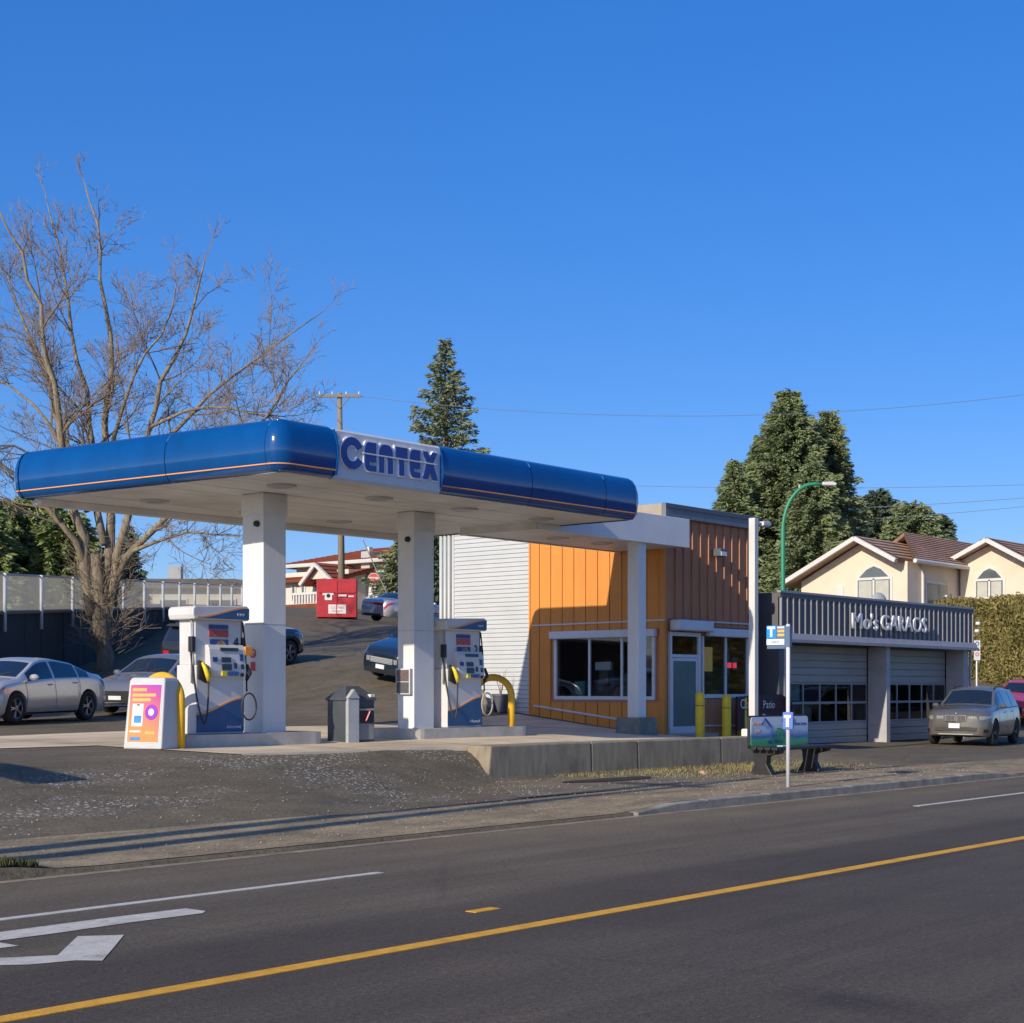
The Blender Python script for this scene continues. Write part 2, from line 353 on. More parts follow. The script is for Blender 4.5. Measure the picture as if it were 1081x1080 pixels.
M_road = asphalt('road_asphalt', (.115, .095, .068), 0, True, [(0, (.95, .93, .95)), (6.5, (.86, .85, .87)), (8.6, (.72, .71, .72)), (9.3, (.74, .73, .74)), (9.6, (1.12, 1.12, 1.1)), (12.2, (1.18, 1.18, 1.12)), (13.2, (1.4, 1.38, 1.25)), (16, (1.6, 1.55, 1.35))])
M_walk = asphalt('footway_grit', (.30, .24, .15), 0, False)
M_dirt = pm('dry_soil', (.16, .13, .085), .95, .3, 1.5, .6, 30)
M_grassg = pm('winter_turf', (.10, .105, .04), .95, .35, 1.2, .6, 40)
def worn_paint(name, col, thr, under=(.10, .085, .065)):
    m = pm(name, col, .75, .15, 9, .3, 80, dirt=.25); n = m.node_tree.nodes; l = m.node_tree.links; b = n['Principled BSDF']
    src = b.inputs['Base Color'].links[0].from_socket
    tc = n.new('ShaderNodeTexCoord'); mp = n.new('ShaderNodeMapping'); mp.inputs['Scale'].default_value = (1.0, 2.2, 1); mp.inputs['Rotation'].default_value = (0, 0, .5); l.new(tc.outputs['Object'], mp.inputs[0])
    nz = n.new('ShaderNodeTexNoise'); nz.inputs['Scale'].default_value = 3.2; nz.inputs['Detail'].default_value = 9; nz.inputs['Roughness'].default_value = .75; l.new(mp.outputs[0], nz.inputs[0])
    r = n.new('ShaderNodeValToRGB'); r.color_ramp.elements[0].position = thr; r.color_ramp.elements[1].position = thr + .05; l.new(nz.outputs[0], r.inputs[0])
    mx = n.new('ShaderNodeMixRGB'); mx.inputs[2].default_value = (*under, 1); l.new(r.outputs[0], mx.inputs[0]); l.new(src, mx.inputs[1]); l.new(mx.outputs[0], b.inputs['Base Color']); return m
M_wline = worn_paint('white_road_paint', (.56, .53, .45), .60); M_yline = worn_paint('yellow_road_paint', (.72, .36, .02), .66)

def lines(*segs):
    o = []
    for a, b, s in segs: o += list(np.arange(a, b, s))
    return np.unique(np.round(np.array(o + [segs[-1][1]]), 3))
gx = lines((-2500, -500, 1000), (-500, -60, 60), (-60, 0, 4), (0, 60, .5), (60, 132, 2), (132, 400, 60), (400, 2600, 1000))
gy = np.unique(np.r_[lines((-2500, -100, 800), (-100, 0, 20), (0, 13.5, 3)), [13.78, 13.8, 13.86], lines((14, 44, .4), (44, 120, 2), (120, 400, 60), (400, 2600, 1000))])
GX, GY = np.meshgrid(gx, gy, indexing='ij'); GZ = H(GX, GY)
GZ = np.where(GY < 13.8, -.03, GZ)
g = MB(); g.grid([[(GX[i, j], GY[i, j], GZ[i, j]) for j in range(len(gy))] for i in range(len(gx))])
struct(g.build('ground', M_lot, smooth=True, fix=False))

def sheet(name, mat, xs, ya, yb, off=.008, ny=8, parent=None, st=True, skirt=0):
    """sheet draped over the terrain between two lines ya(x), yb(x)"""
    rows = []
    for x in xs:
        a = ya(x) if callable(ya) else ya; b = yb(x) if callable(yb) else yb
        ys = np.linspace(a, b, ny + 1); zz = H(np.full(ny + 1, x), ys) + off
        rows.append(([(x, float(ys[0]) - .01, float(zz[0]) - skirt)] if skirt else []) + [(x, float(y), float(z)) for y, z in zip(ys, zz)])
    o = MB().grid(rows).build(name, mat, parent, smooth=True, fix=False)
    return struct(o) if st and parent is None else o
def flat(name, mat, poly, z, parent=None):
    return MB().add([(x, y, z) for x, y in poly], [tuple(range(len(poly)))]).build(name, mat, parent)

road = MB().grid([[(x, y, .0) for y in (-30, 0, 5, 10, 13.78)] for x in (-2000, -100, 0, 40, 100, 2000)]).build('road', M_road, fix=False); struct(road)
# road markings (parts of the road)
box('centre_line', M_yline, road, -200, 400, 7.9, 8.06, -.01, .005)
xa = gz(403, 921.4)[0]; xb = gz(965, 851)[0]
def wl(x0, x1): return box('lane_line', M_wline, road, x0, x1, 11.40, 11.51, -.01, .005)
wl(-40, xa); wl(xb, xb + 60)
d0 = gz(497, 963); d1 = gz(525, 959)
box('lane_dash', M_yline, road, d0[0], d1[0], d0[1] - .06, d0[1] + .06, -.01, .005)
for poly in ([(-60, 991), (0, 984.5), (60, 976.5), (130, 967.5), (196, 959.5), (217, 962.3), (214, 964.5), (140, 974), (60, 985.5), (0, 993.5), (-60, 1002)],
             [(-60, 993), (0, 995.8), (20, 999), (0, 1001.5), (-60, 1011)],
             [(-60, 1016), (0, 1012), (61, 1009), (82, 989), (131, 987.5), (120, 1001), (108, 1014.8), (80, 1014.5), (30, 1019), (0, 1019.6), (-60, 1026)]):
    flat('arrow_marking', M_wline, [gz(*p) for p in poly], .005, road)

# footway strip, dropped crossing, soil and turf by the kerb
xs = lines((-40, 5, 3), (5, 60, .5), (60, 130, 5))
sheet('footway', M_walk, xs, 13.9, lambda x: float(np.interp(x, [-40, 10, 18, 22.5, 33, 38, 130], [15.75, 15.75, 15.7, 16.0, 16.2, 15.8, 15.8])), .008, 6)
sheet('soil_strip', M_dirt, lines((19.5, 33.2, .5)), lambda x: float(np.interp(x, [19.5, 22, 33.2], [16.0, 16.0, 16.3])), lambda x: float(np.interp(x, [19.5, 22.4, 31.5, 33.2], [16.2, 19.2, 19.5, 17])), .010, 8)
sheet('turf_patch', M_grassg, lines((-20, 9.4, 1.0)), 13.9, lambda x: float(np.interp(x, [-20, 8, 9.4], [14.35, 14.3, 13.95])), .02, 2)
M_gut = pm('gutter_concrete', (.27, .22, .15), .9, .35, 2.5, .3, 60, dirt=.5)
# concrete gutter strip along the road edge
for gi in range(-6, 24): 
    x0 = gi * 2.5
    box('gutter_slab', M_gut, road, x0 + .01, x0 + 2.49, 13.56, 13.70, -.02, .006)
# kerb stones
kerb = bpy.data.objects.new('kerb', None); COL.objects.link(kerb); struct(kerb)
M_kerb = pm('kerb_stone', (.27, .25, .21), .9, .3, 3, .5, 40, dirt=.4)
km = {}
def kstone(x0, x1, z0, z1):
    m = MB(); vs = []
    for x, z in ((x0, z0), (x1, z1)): vs += [(x, 13.70, -.05), (x, 13.71, z - .015), (x, 13.73, z), (x, 13.88, z), (x, 13.88, -.05)]
    m.add(vs, [(0, 1, 2, 3, 4), (9, 8, 7, 6, 5)] + [(i, 5 + i, 5 + (i + 1) % 5, (i + 1) % 5) for i in range(5)]); m.build('kerb_stone', M_kerb, kerb)
x = 19.3
while x < 32.4:
    z0 = float(kerbh(x)) + .012; z1 = float(kerbh(x + .93)) + .012 + random.uniform(-.006, .006); kstone(x, x + .915, z0, z1); x += .93
x = 9.9
while x < 9.8:
    kstone(x, x + .915, float(kerbh(x)) + .01, float(kerbh(x + .93)) + .01); x += .93
cx_, cy_ = gz(646, 824, .15); struct(MB().add([(cx_ + 1.25 * math.cos(a) * (1 + .15 * math.sin(3 * a)), cy_ + .42 * math.sin(a) * (1 + .2 * math.cos(2 * a)), h(cx_ + 1.25 * math.cos(a), cy_ + .42 * math.sin(a)) + .022) for a in np.linspace(0, 6.283, 29)[:-1]], [tuple(range(28))]).build('dark_patch', pm('patch_dark', (.022, .018, .012), .95, .4, 6, .8, 25)))  # flat dark ellipse laid over the ground before the barrier
# concrete forecourt laid in slabs
def padfront(x): return float(ramp_ends(x)[1]) + .02
pad = bpy.data.objects.new('forecourt', None); COL.objects.link(pad); struct(pad)
M_pad = pm('forecourt_concrete', (.64, .53, .37), .88, .22, 1.1, .3, 70, dirt=.45, stretch=(.35, 1.6, 1))
for i in range(9):
    x0, x1 = 4 + i * 3.2, 4 + (i + 1) * 3.2
    for j, (a, b) in enumerate(((None, 23.4), (23.4, 27.2))):
        if a is None and x1 < 17: continue          # the asphalt runs further back here
        sheet('concrete_slab', M_pad, np.linspace(x0 + .012, x1 - .012, 8), padfront if a is None else a + .012, b - .012, .012, 7, pad, skirt=.14 if a is None else 0)
# ================================================================== FUEL CANOPY
CB, CT = 5.46, 6.36                 # canopy underside and top
CX0, CX1, CY0, CY1 = 17.95, 28.1, 20.0, 26.5
can = thing('fuel_canopy', 'blue and white fuel station canopy with CENTEX sign on white columns', 'canopy')
PROF = [(-.10, .0), (.0, .015), (.055, .07), (.10, .2), (.125, .38), (.115, .56), (.07, .72), (.0, .83), (-.10, .89), (-.35, .9)]
def arc(cx, cy, r, a0, a1, n=7): return [(cx + r * math.cos(R(a0 + (a1 - a0) * i / n)), cy + r * math.sin(R(a0 + (a1 - a0) * i / n)), math.cos(R(a0 + (a1 - a0) * i / n)), math.sin(R(a0 + (a1 - a0) * i / n))) for i in range(n + 1)]
def fascia(path, name, mat, prof=PROF, z=CB):
    rows = [[(x + nx * o, y + ny * o, z + zz) for o, zz in prof] for x, y, nx, ny in path]
    o = MB().grid(rows).build(name, mat, can, smooth=True); return o
def edge(x0, y0, x1, y1, nx, ny, g=.008):
    L = math.hypot(x1 - x0, y1 - y0); dx, dy = (x1 - x0) / L, (y1 - y0) / L
    return [(x0 + dx * g, y0 + dy * g, nx, ny), (x1 - dx * g, y1 - dy * g, nx, ny)]
rc = .22
SX0 = onY(356, 19.88)[0]; SX1 = onY(467, 19.88)[0]
CXB, CYB = 17.42, 26.8                 # far-left corner: the canopy is slightly out of square
def lx_(y): return CX0 + (CXB - CX0) * (y - CY0) / (CYB - CY0)
segs = [edge(lx_(CYB - rc), CYB - rc, lx_(22.6), 22.6, -1, 0), edge(lx_(22.6), 22.6, CX0, CY0 + rc, -1, 0), arc(CX0 + rc, CY0 + rc, rc, 180, 270) + edge(CX0 + rc, CY0, SX0, CY0, 0, -1)[1:]]
a = SX1; cuts = [SX1, onY(562, 19.88)[0], onY(640, 19.88)[0], CX1 - rc]
for i in range(3): segs.append(edge(cuts[i], CY0, cuts[i + 1], CY0, 0, -1))
segs += [arc(CX1 - rc, CY0 + rc, rc, 270, 360), edge(CX1, CY0 + rc, CX1, CY1 - rc, 1, 0), arc(CX1 - rc, CY1 - rc, rc, 0, 90), edge(CX1 - rc, CY1, CXB + rc, CYB, 0, 1), arc(CXB + rc, CYB - rc, rc, 90, 180)]
M_or = pm('orange_stripe', (.80, .36, .13), .4, .05)
M_or2 = M_or
for s in segs:
    fp = fascia(s, 'fascia_panel', M_blue)
    st = [(.070, .118), (.083, .122), (.087, .138), (.078, .142)]
    rows = [[(x + nx * (o + .012), y + ny * (o + .012), CB + zz) for o, zz in st] for x, y, nx, ny in s]
    MB().grid(rows).build('stripe', M_or, fp, smooth=True)
# white sign panel with the raised lettering
sp = MB().prism([(CY0 - .03, CB - .03), (CY0 - .07, CB + .02), (CY0 - .07, CT - .09), (CY0 - .03, CT - .05), (CY0 + .1, CT - .05), (CY0 + .1, CB - .03)], 'x', SX0 + .01, SX1 - .01).build('sign_panel', pm('sign_white', (.62, .63, .66), .45, .06, 3), can)
for xx in (SX0, SX1):
    MB().prism([(CY0 - .10, CB + .05), (CY0 - .14, CB + .25), (CY0 - .15, CB + .45), (CY0 - .12, CB + .68), (CY0 - .05, CT - .06), (CY0 + .1, CT - .06), (CY0 + .1, CB + .03)], 'x', xx - .012, xx + .012).build('panel_end', M_blue, can)
M_let = pm('sign_letter_blue', (.018, .05, .26), .35, .05); M_halo = pm('sign_letter_white', (.85, .85, .85), .4, .03)
LZ0 = 5.68; LHt = .50
def ring(cx, cy, ro, ri, a0, a1, n=18):
    o = [(cx + ro * math.cos(R(a0 + (a1 - a0) * i / n)), cy + ro * math.sin(R(a0 + (a1 - a0) * i / n))) for i in range(n + 1)]
    return o + [(cx + ri * math.cos(R(a1 + (a0 - a1) * i / n)), cy + ri * math.sin(R(a1 + (a0 - a1) * i / n))) for i in range(n + 1)]
def corner(cx, cy, r, a0, a1, n=5): return [(cx + r * math.cos(R(a0 + (a1 - a0) * i / n)), cy + r * math.sin(R(a0 + (a1 - a0) * i / n))) for i in range(n + 1)]
SL = .60                              # height of the slice through the letters
Eg = [[*corner(.35, .65, .35, 90, 180)[::-1][:0], (0, SL + .02), *corner(.33, .67, .33, 180, 90), (1, 1), (1, SL + .02)],
      [(0, SL - .05), (0, .33), *corner(.33, .33, .33, 180, 270), (1, 0), (1, .20), (.42, .20), (.42, .33), (1, .33), (1, SL - .05)]]
Ng = [[(0, SL + .02), *corner(.35, .65, .35, 180, 90), *corner(.65, .65, .35, 90, 0), (1, SL + .02)], [(0, SL - .05), (0, 0), (.36, 0), (.36, SL - .05)], [(.64, SL - .05), (.64, 0), (1, 0), (1, SL - .05)]]
Tg = [[(0, SL + .02), (0, 1), (1, 1), (1, SL + .02)], [(.3, SL - .05), (.3, 0), (.72, 0), (.72, SL - .05)]]
Xg = [[(.28, SL + .02), (0, 1), (.36, 1), (.52, .8), (.7, 1), (1.05, 1), (.78, SL + .02)], [(.27, SL - .05), (0, 0), (.36, 0), (.53, .28), (.72, 0), (1.1, 0), (.8, SL - .05)]]
def put(polys, x0, w, z0, hh):
    for p in polys:
        q = [(x0 + a * w, z0 + b * hh) for a, b in p]
        c = (sum(v[0] for v in q) / len(q), sum(v[1] for v in q) / len(q))
        def grow(v, e=.026):
            return (v[0] + e * (1 if v[0] > c[0] else -1), v[1] + e * (1 if v[1] > c[1] else -1))
        if len(q) > 30: big = ring(x0 + .5 * w, z0 + .5 * hh, .5 * w + .025, .25 * w - .02, 25, 335)
        else: big = [grow(v) for v in q]
        MB().prism(big, 'y', CY0 - .105, CY0 - .068).build('letter_edge', M_halo, sp)
        MB().prism(q, 'y', CY0 - .118, CY0 - .103).build('letter', M_let, sp)
lx = [onY(p, 19.88)[0] for p in (360.5, 384, 385.5, 397.5, 400.5, 415, 418, 430.5, 433, 444, 446.5, 461)]
put([ring(.5, .5, .5, .25, 27, 333)], lx[0], lx[1] - lx[0], 5.64, .56)
for gl, i in ((Eg, 2), (Ng, 4), (Tg, 6), (Eg, 8), (Xg, 10)): put(gl, lx[i], lx[i + 1] - lx[i], 5.66, .50)
box('slice_bar', M_halo, sp, lx[1] - .02, lx[11], CY0 - .125, CY0 - .10, 5.66 + .5 * (SL - .03), 5.66 + .5 * (SL) + .002)
# soffit boards and roof deck
M_soff = pm('soffit_white', (.68, .67, .65), .55, .12, 1.3, dirt=.3)
nb = 16; bw = (CY1 - CY0 + .05) / nb
for i in range(nb):
    y0 = CY0 + .05 + i * bw
    box('soffit_panel', M_soff, can, lx_(y0) + .06, CX1 - .05, y0 + .004, y0 + bw - .004, CB + .02 + random.uniform(0, .006), CB + .06)
box('roof_deck', M_grey, can, CX0 + .1, CX1 - .2, CY0 + .2, CY1 - .2, CB + .08, CT - .1)
MB().prism([(CXB + .3, CYB - .35), (CX1 - .3, CY1 - .35), (CX1 - .3, CY1 - .08), (CXB + .3, CYB - .08)], 'z', CB - .10, CB + .018).build('edge_beam', M_soff, can)
for ix in range(4):
    for iy in range(2):
        x, y = CX0 + 1.4 + ix * 2.45, CY0 + 1.5 + iy * 3.6
        f = MB().lathe([(.0, -.005), (.2, -.005), (.24, -.03), (.27, -.03), (.27, .03)], (x, y, CB + .01), n=20).build('downlight', M_whitem, can, smooth=False)
        MB().lathe([(0, .0), (.19, .0)], (x, y, CB - .012), n=16).build('lens', M_grey, f)
# columns
M_colm = pm('column_white', (.68, .69, .69), .5, .06, 1.5, dirt=.22, stretch=(2, 2, .4))
cols = [(19.8, 22.5, .56, .58), (23.83, 22.5, .60, .46)]
for i, (x, y, wx, wy) in enumerate(cols):
    c = box('column', M_colm, can, x, x + wx, y, y + wy, 1.02, CB + .02, .015)
    box('collar', M_soff, c, x - .02, x + wx + .02, y - .02, y + wy + .02, CB - .38, CB + .012, .006)
    cm = MB().lathe([(.0, -.06), (.05, -.06), (.06, -.02), (.06, .0)], (x - .01, y + .15, CB - .55), 'x', 12).build('camera', M_dark, c, smooth=True)
    box('seam', M_grey, c, x - .003, x + wx + .003, y - .003, y + wy + .003, 3.05, 3.058)
# small decals on the columns
M_rs = pm('sticker_red', (.6, .06, .05), .5, .05); M_ws = pm('sticker_white', (.68, .68, .68), .5, .03)
dc = MB().prism(ring(22.78, 2.52, .085, .06, 0, 360, 20), 'x', 19.786, 19.797).build('prohibition_ring', M_rs, can)
MB().prism([(22.72, 2.46), (22.735, 2.445), (22.84, 2.575), (22.825, 2.59)], 'x', 19.785, 19.796).build('slash', M_rs, dc)
box('notice', M_rs, can, 19.786, 19.797, 22.72, 22.84, 2.2, 2.36)
cb = box('notice_box', M_whitem, can, 23.74, 23.828, 22.53, 22.93, 1.75, 2.28, .01)
box('notice', pm('notice_brown', (.12, .09, .09), .6, .2, 20), cb, 23.73, 23.742, 22.56, 22.90, 2.02, 2.25)
box('notice', pm('notice_dark', (.08, .08, .09), .6, .2, 20), cb, 23.73, 23.742, 22.56, 22.90, 1.78, 2.0)
# link canopy towards the shop
LK0, LK1, LB, LT = 27.2, 33.14, 5.33, 6.03
lk = box('link_fascia', pm('link_white', (.70, .71, .72), .5, .06, 1.5, dirt=.1), can, LK0, LK1, 22.0, 22.06, LB, LT, .008)
box('link_fascia', MATS['link_white'], can, LK0, LK1, 24.14, 24.2, LB, LT, .008)
for i in range(5):
    y0 = 22.07 + i * .412; box('link_soffit', M_soff, can, LK0, LK1, y0, y0 + .405, LB + .03, LB + .07)
box('link_end', M_soff, can, LK0 - .05, LK0 - .002, 22.0, 24.2, LB + .0, CB + .1)
box('link_roof', M_grey, can, LK0, LK1, 22.07, 24.13, LT - .12, LT - .04)
for x in (29.3, 31.0): MB().lathe([(.0, -.005), (.2, -.005), (.24, -.03), (.26, -.03), (.26, .03)], (x, 23.1, LB + .03), n=20).build('downlight', M_whitem, can)
c3 = box('column', M_colm, can, 31.12, 31.44, 22.1, 22.42, 1.15, LB + .03, .012)
MB().prism([(30.86, .6), (30.94, 1.19), (31.62, 1.19), (31.70, .6)], 'y', 21.92, 22.62).build('column_footing', pm('footing_concrete', (.17, .185, .17), .9, .3, 4, .5, 40), can, bev=.02)

# ================================================================== PUMP ISLANDS
def island(x0, x1, label):
    y0, y1 = 21.98, 23.4; z0 = h((x0 + x1) / 2, 22.7); t = thing('pump_island', label, 'island', ((x0 + x1) / 2, 22.7, z0), 0, 'raised pump islands')
    L = (x1 - x0) / 2; Wd = .7; hh = 1.06 - z0
    def rr(e): return corner(L - .3 + 0, Wd - .3, .3 + e, 0, 90) + corner(-L + .3, Wd - .3, .3 + e, 90, 180) + corner(-L + .3, -Wd + .3, .3 + e, 180, 270) + corner(L - .3, -Wd + .3, .3 + e, 270, 360)
    MB().prism(rr(-.02), 'z', -.1, hh).build('concrete_core', M_conc, t)
    outer, inner = rr(.0), rr(-.021); m = MB(); n = len(outer)
    m.add([(a, b, -.1) for a, b in outer] + [(a, b, hh + .004) for a, b in outer] + [(a, b, hh + .004) for a, b in inner], [(i, (i + 1) % n, n + (i + 1) % n, n + i) for i in range(n)] + [(n + i, n + (i + 1) % n, 2 * n + (i + 1) % n, 2 * n + i) for i in range(n)])
    m.build('steel_edging', pm('island_edge', (.50, .47, .42), .55, .12, 4, dirt=.25), t)
    return t
island(17.55, 20.95, 'raised pump island carrying the nearest white column'); island(23.3, 27.0, 'raised pump island with rounded steel nose, farther right')

# ================================================================== DISPENSERS
M_pw = pm('pump_white', (.60, .60, .60), .4, .05, 4, dirt=.1); M_pb = pm('pump_blue', (.03, .10, .24), .35, .1, 3)
M_scr = pm('screen_dark', (.03, .04, .045), .15, .05); M_ad1 = pm('ad_navy', (.04, .07, .22), .4, .5, 12); M_ad2 = pm('ad_red', (.45, .08, .07), .4, .4, 14); M_adf = pm('ad_food', (.38, .24, .10), .5, .6, 16)
M_kb = pm('keypad_blue', (.05, .13, .40), .4, .2, 30); M_ky = pm('button_yellow', (.75, .6, .03), .4, .1); M_hose = pm('hose_black', (.03, .03, .03), .55, .1)
M_hoseg = pm('hose_grey', (.35, .34, .31), .55, .1); M_org = pm('tag_orange', (.85, .33, .03), .5, .1)
def wave_panel(x0, x1, z0, z1, zl, zr, y, white_first=True):
    """white panel above an orange wave above blue: returns polygons"""
    n = 14; cu = [(x0 + (x1 - x0) * i / n, zl + (zr - zl) * (3 * (i / n) ** 2 - 2 * (i / n) ** 3)) for i in range(n + 1)]
    return cu
def dispenser(num, label, loc):
    t = thing('fuel_dispenser', label, 'fuel pump', loc, 0, 'fuel dispensers')
    w, dp = .54, .27                      # half sizes; face looks to -Y
    cab = MB().prism([(-dp, 0), (dp, 0), (dp, 1.22), (-dp, 1.22)], 'x', -w, w).build('cabinet', M_pw, t, bev=.015)
    for s, nm in ((-1, 'front'), (1, 'rear')):
        y = s * (dp + .006); e = .006
        def plate_(name, mat, poly, dep=.006, par=t): return MB().prism(poly, 'y', y - dep, y + dep).build(name, mat, par)
        cu = wave_panel(-w, w, 0, .8, .34, .62, y)
        plate_('lower_panel', M_pb, [(-w, .03)] + cu + [(w, .03)])
        plate_('wave_stripe', M_or, cu + [(a, b + .035) for a, b in cu[::-1]], .008)
        # sloping control head
        hd = MB().prism([(s * (dp - .02), 1.0), (s * (dp + .09), 1.02), (s * (dp + .10), 1.12), (s * (dp + .06), 1.50), (s * (dp + .02), 1.58), (s * (dp - .1), 1.58)], 'x', -.30, w - .02).build('control_head', M_pw, t, bev=.012)
        def cp(name, mat, x0, x1, z0, z1, dd=.012):
            def yy(z): return s * (dp + .104 - .105 * max(0, (z - 1.12)) / 1.0 * 1.0)
            vs = [(x0, yy(z0) + s * dd, z0), (x1, yy(z0) + s * dd, z0), (x1, yy(z1) + s * dd, z1), (x0, yy(z1) + s * dd, z1), (x0, yy(z0) - s * .02, z0), (x1, yy(z0) - s * .02, z0), (x1, yy(z1) - s * .02, z1), (x0, yy(z1) - s * .02, z1)]
            return MB().add(vs, [(0, 1, 2, 3), (4, 7, 6, 5), (0, 4, 5, 1), (1, 5, 6, 2), (2, 6, 7, 3), (3, 7, 4, 0)]).build(name, mat, hd)
        cp('card_display', M_scr, -.05, .35, 1.47, 1.53); cp('display', M_scr, -.04, .17, 1.27, 1.36); cp('display', M_scr, -.04, .18, 1.13, 1.24)
        cp('sticker', M_ad1, -.24, -.14, 1.28, 1.36); cp('card_reader', M_scr, .24, .30, 1.16, 1.26); cp('label_plate', M_ad1, .38, .46, 1.30, 1.42); cp('label_plate', M_scr, .40, .46, 1.15, 1.24)
        cp('grade_button', M_ky, -.05, .06, 1.03, 1.11, .016)
        for bx in range(3):
            for bz in range(2): cp('grade_button', M_kb, .09 + bx * .085, .165 + bx * .085, 1.03 + bz * .042, 1.065 + bz * .042, .016)
        cp('selector', M_dark, .39, .45, 1.02, 1.08)
        # upper column section with adverts
        up = MB().box(-w + .02, w - .02, s * .0, s * (dp - .05), 1.22, 2.04).build('upper_body', M_pw, t, bev=.01)
        yu = s * (dp - .045)
        def ad(mat, x0, x1, z0, z1, par=up, k=.006): return MB().box(x0, x1, yu - k, yu + k, z0, z1).build('advert', mat, par)
        ad(M_ad1, -.22, .22, 1.86, 1.94); ad(M_ad2, -.22, .22, 1.72, 1.85); ad(M_ad1, -.20, .22, 1.42, 1.68)
        MB().prism(corner(.06, 1.54, .12, 0, 360, 16)[:-1], 'y', yu - .009, yu + .009).build('advert_burger', M_adf, up)
        if s < 0:
            text('pump_number', num, .26, M_dark, up, (.40, yu - .007, 1.62), '-y', .003)
            text('panel_lettering', 'Advanced', .085, M_ws, t, (.30, y - .008, .12), '-y', .002)
    # hood with curved end
    hood = MB().prism([(-.64, 2.02), (-.67, 2.10), (-.67, 2.20), (-.62, 2.25), (.55, 2.29), (.60, 2.26), (.60, 2.02)], 'y', -.35, .35).build('hood', M_pw, t, bev=.02)
    for s in (-1, 1):
        cu = wave_panel(-.58, .60, 0, 0, 2.045, 2.24, 0); y = s * .356
        MB().prism([(.595, 2.04)] + cu[::-1], 'y', y - .004, y + .004).build('hood_wave', M_pb, hood)
        MB().prism(cu + [(a - .02, b + .028) for a, b in cu[::-1] if b < 2.23], 'y', y - .006, y + .006).build('wave_stripe', M_or, hood)
    text('hood_lettering', 'PUMP', .07, M_ws, hood, (.40, -.362, 2.12), '-y', .002)
    # side posts, nozzle boots, nozzles, hoses
    for sx in (-1, 1):
        MB().tube([(sx * (w + .03), -.18, .9), (sx * (w + .03), -.18, 2.04)], .018, 8).build('side_post', M_steel, t, smooth=True)
        box('valve_block', M_dark, t, sx * (w + .03) - .04, sx * (w + .03) + .04, -.24, -.13, 1.45, 1.72, .01)
    boot = MB().prism([(-.52, .98), (-.33, .90), (-.33, 1.22), (-.50, 1.30)], 'y', -dp - .05, -dp + .02).build('nozzle_boot', M_dark, t)
    nz = MB().tube([(-.36, -dp - .12, .93), (-.40, -dp - .13, 1.06), (-.43, -dp - .10, 1.18), (-.46, -dp - .06, 1.26)], [.03, .045, .04, .02], 8).build('nozzle', M_ky, t, smooth=True)
    MB().tube([(-.34, -dp - .12, .98), (-.27, -dp - .14, 1.03), (-.32, -dp - .12, 1.12), (-.41, -dp - .12, 1.12)], .014, 6).build('trigger_guard', M_ky, nz)
    def hang(x0, y0, z0, x1, y1, z1, sag, n=14): return [(x0 + (x1 - x0) * i / n, y0 + (y1 - y0) * i / n + .10 * math.sin(math.pi * i / n) * -1, z0 + (z1 - z0) * i / n - sag * math.sin(math.pi * i / n) ** .75) for i in range(n + 1)]
    MB().tube(hang(-.36, -dp - .12, .93, -w - .05, -.18, 1.45, .98), .016, 7).build('hose', M_hose, t, smooth=True)
    MB().tube([(w + .04, -.2, 2.0), (w + .06, -.24, 1.6), (w + .07, -.26, 1.1), (w + .05, -.3, .75)], .016, 7).build('hose', M_hose, t, smooth=True)
    MB().tube([(w + .0 + .17 * math.cos(a), -.42, .48 + .24 * math.sin(a)) for a in np.linspace(0, 6.28, 22)], .016, 7).build('hose', M_hoseg if num == '2' else M_hose, t, smooth=True)
    n2 = MB().tube([(w + .04, -.30, .95), (w + .07, -.36, 1.08), (w + .04, -.32, 1.24)], [.028, .042, .022], 8).build('nozzle', M_dark, t, smooth=True)
    if num == '4': box('tag', M_org, t, w - .02, w + .16, -.34, -.28, 1.40, 1.56, .01)
    return t
dispenser('4', 'white and blue fuel pump marked 4 beside the nearest white column', (18.66, 22.62, 1.065))
dispenser('2', 'white and blue fuel pump marked 2 between column and yellow hoop', (25.22, 22.62, 1.065))

# ================================================================== HOOP GUARDS, POSTER STAND, BIN
def hoop(x, y0, y1, ztop, label):
    z = h(x, y0); t = thing('hoop_guard', label, 'guard rail', (x, y0, z), 0, 'yellow hoop guards'); r = (y1 - y0) / 2; H0 = ztop - z - r * .8
    pts = [(0, 0, -.1), (0, 0, H0)] + [(0, r - r * math.cos(a), H0 + r * .8 * math.sin(a)) for a in np.linspace(.15, math.pi - .15, 14)] + [(0, 2 * r, H0), (0, 2 * r, -.1)]
    MB().tube(pts, .075, 14).build('pipe', M_yel, t, smooth=True)
    for yy in (0, 2 * r): MB().lathe([(.0, .02), (.1, .02), (.11, .0), (.11, -.05)], (0, yy, 0), n=14).build('base_collar', M_yel if label[0] == 'x' else M_concd, t)
hoop(17.30, 21.75, 22.75, 2.08, 'yellow pipe hoop guard bent behind the pink poster stand'); hoop(26.62, 22.25, 23.3, 2.12, 'yellow pipe hoop guard at the shop end of the island')

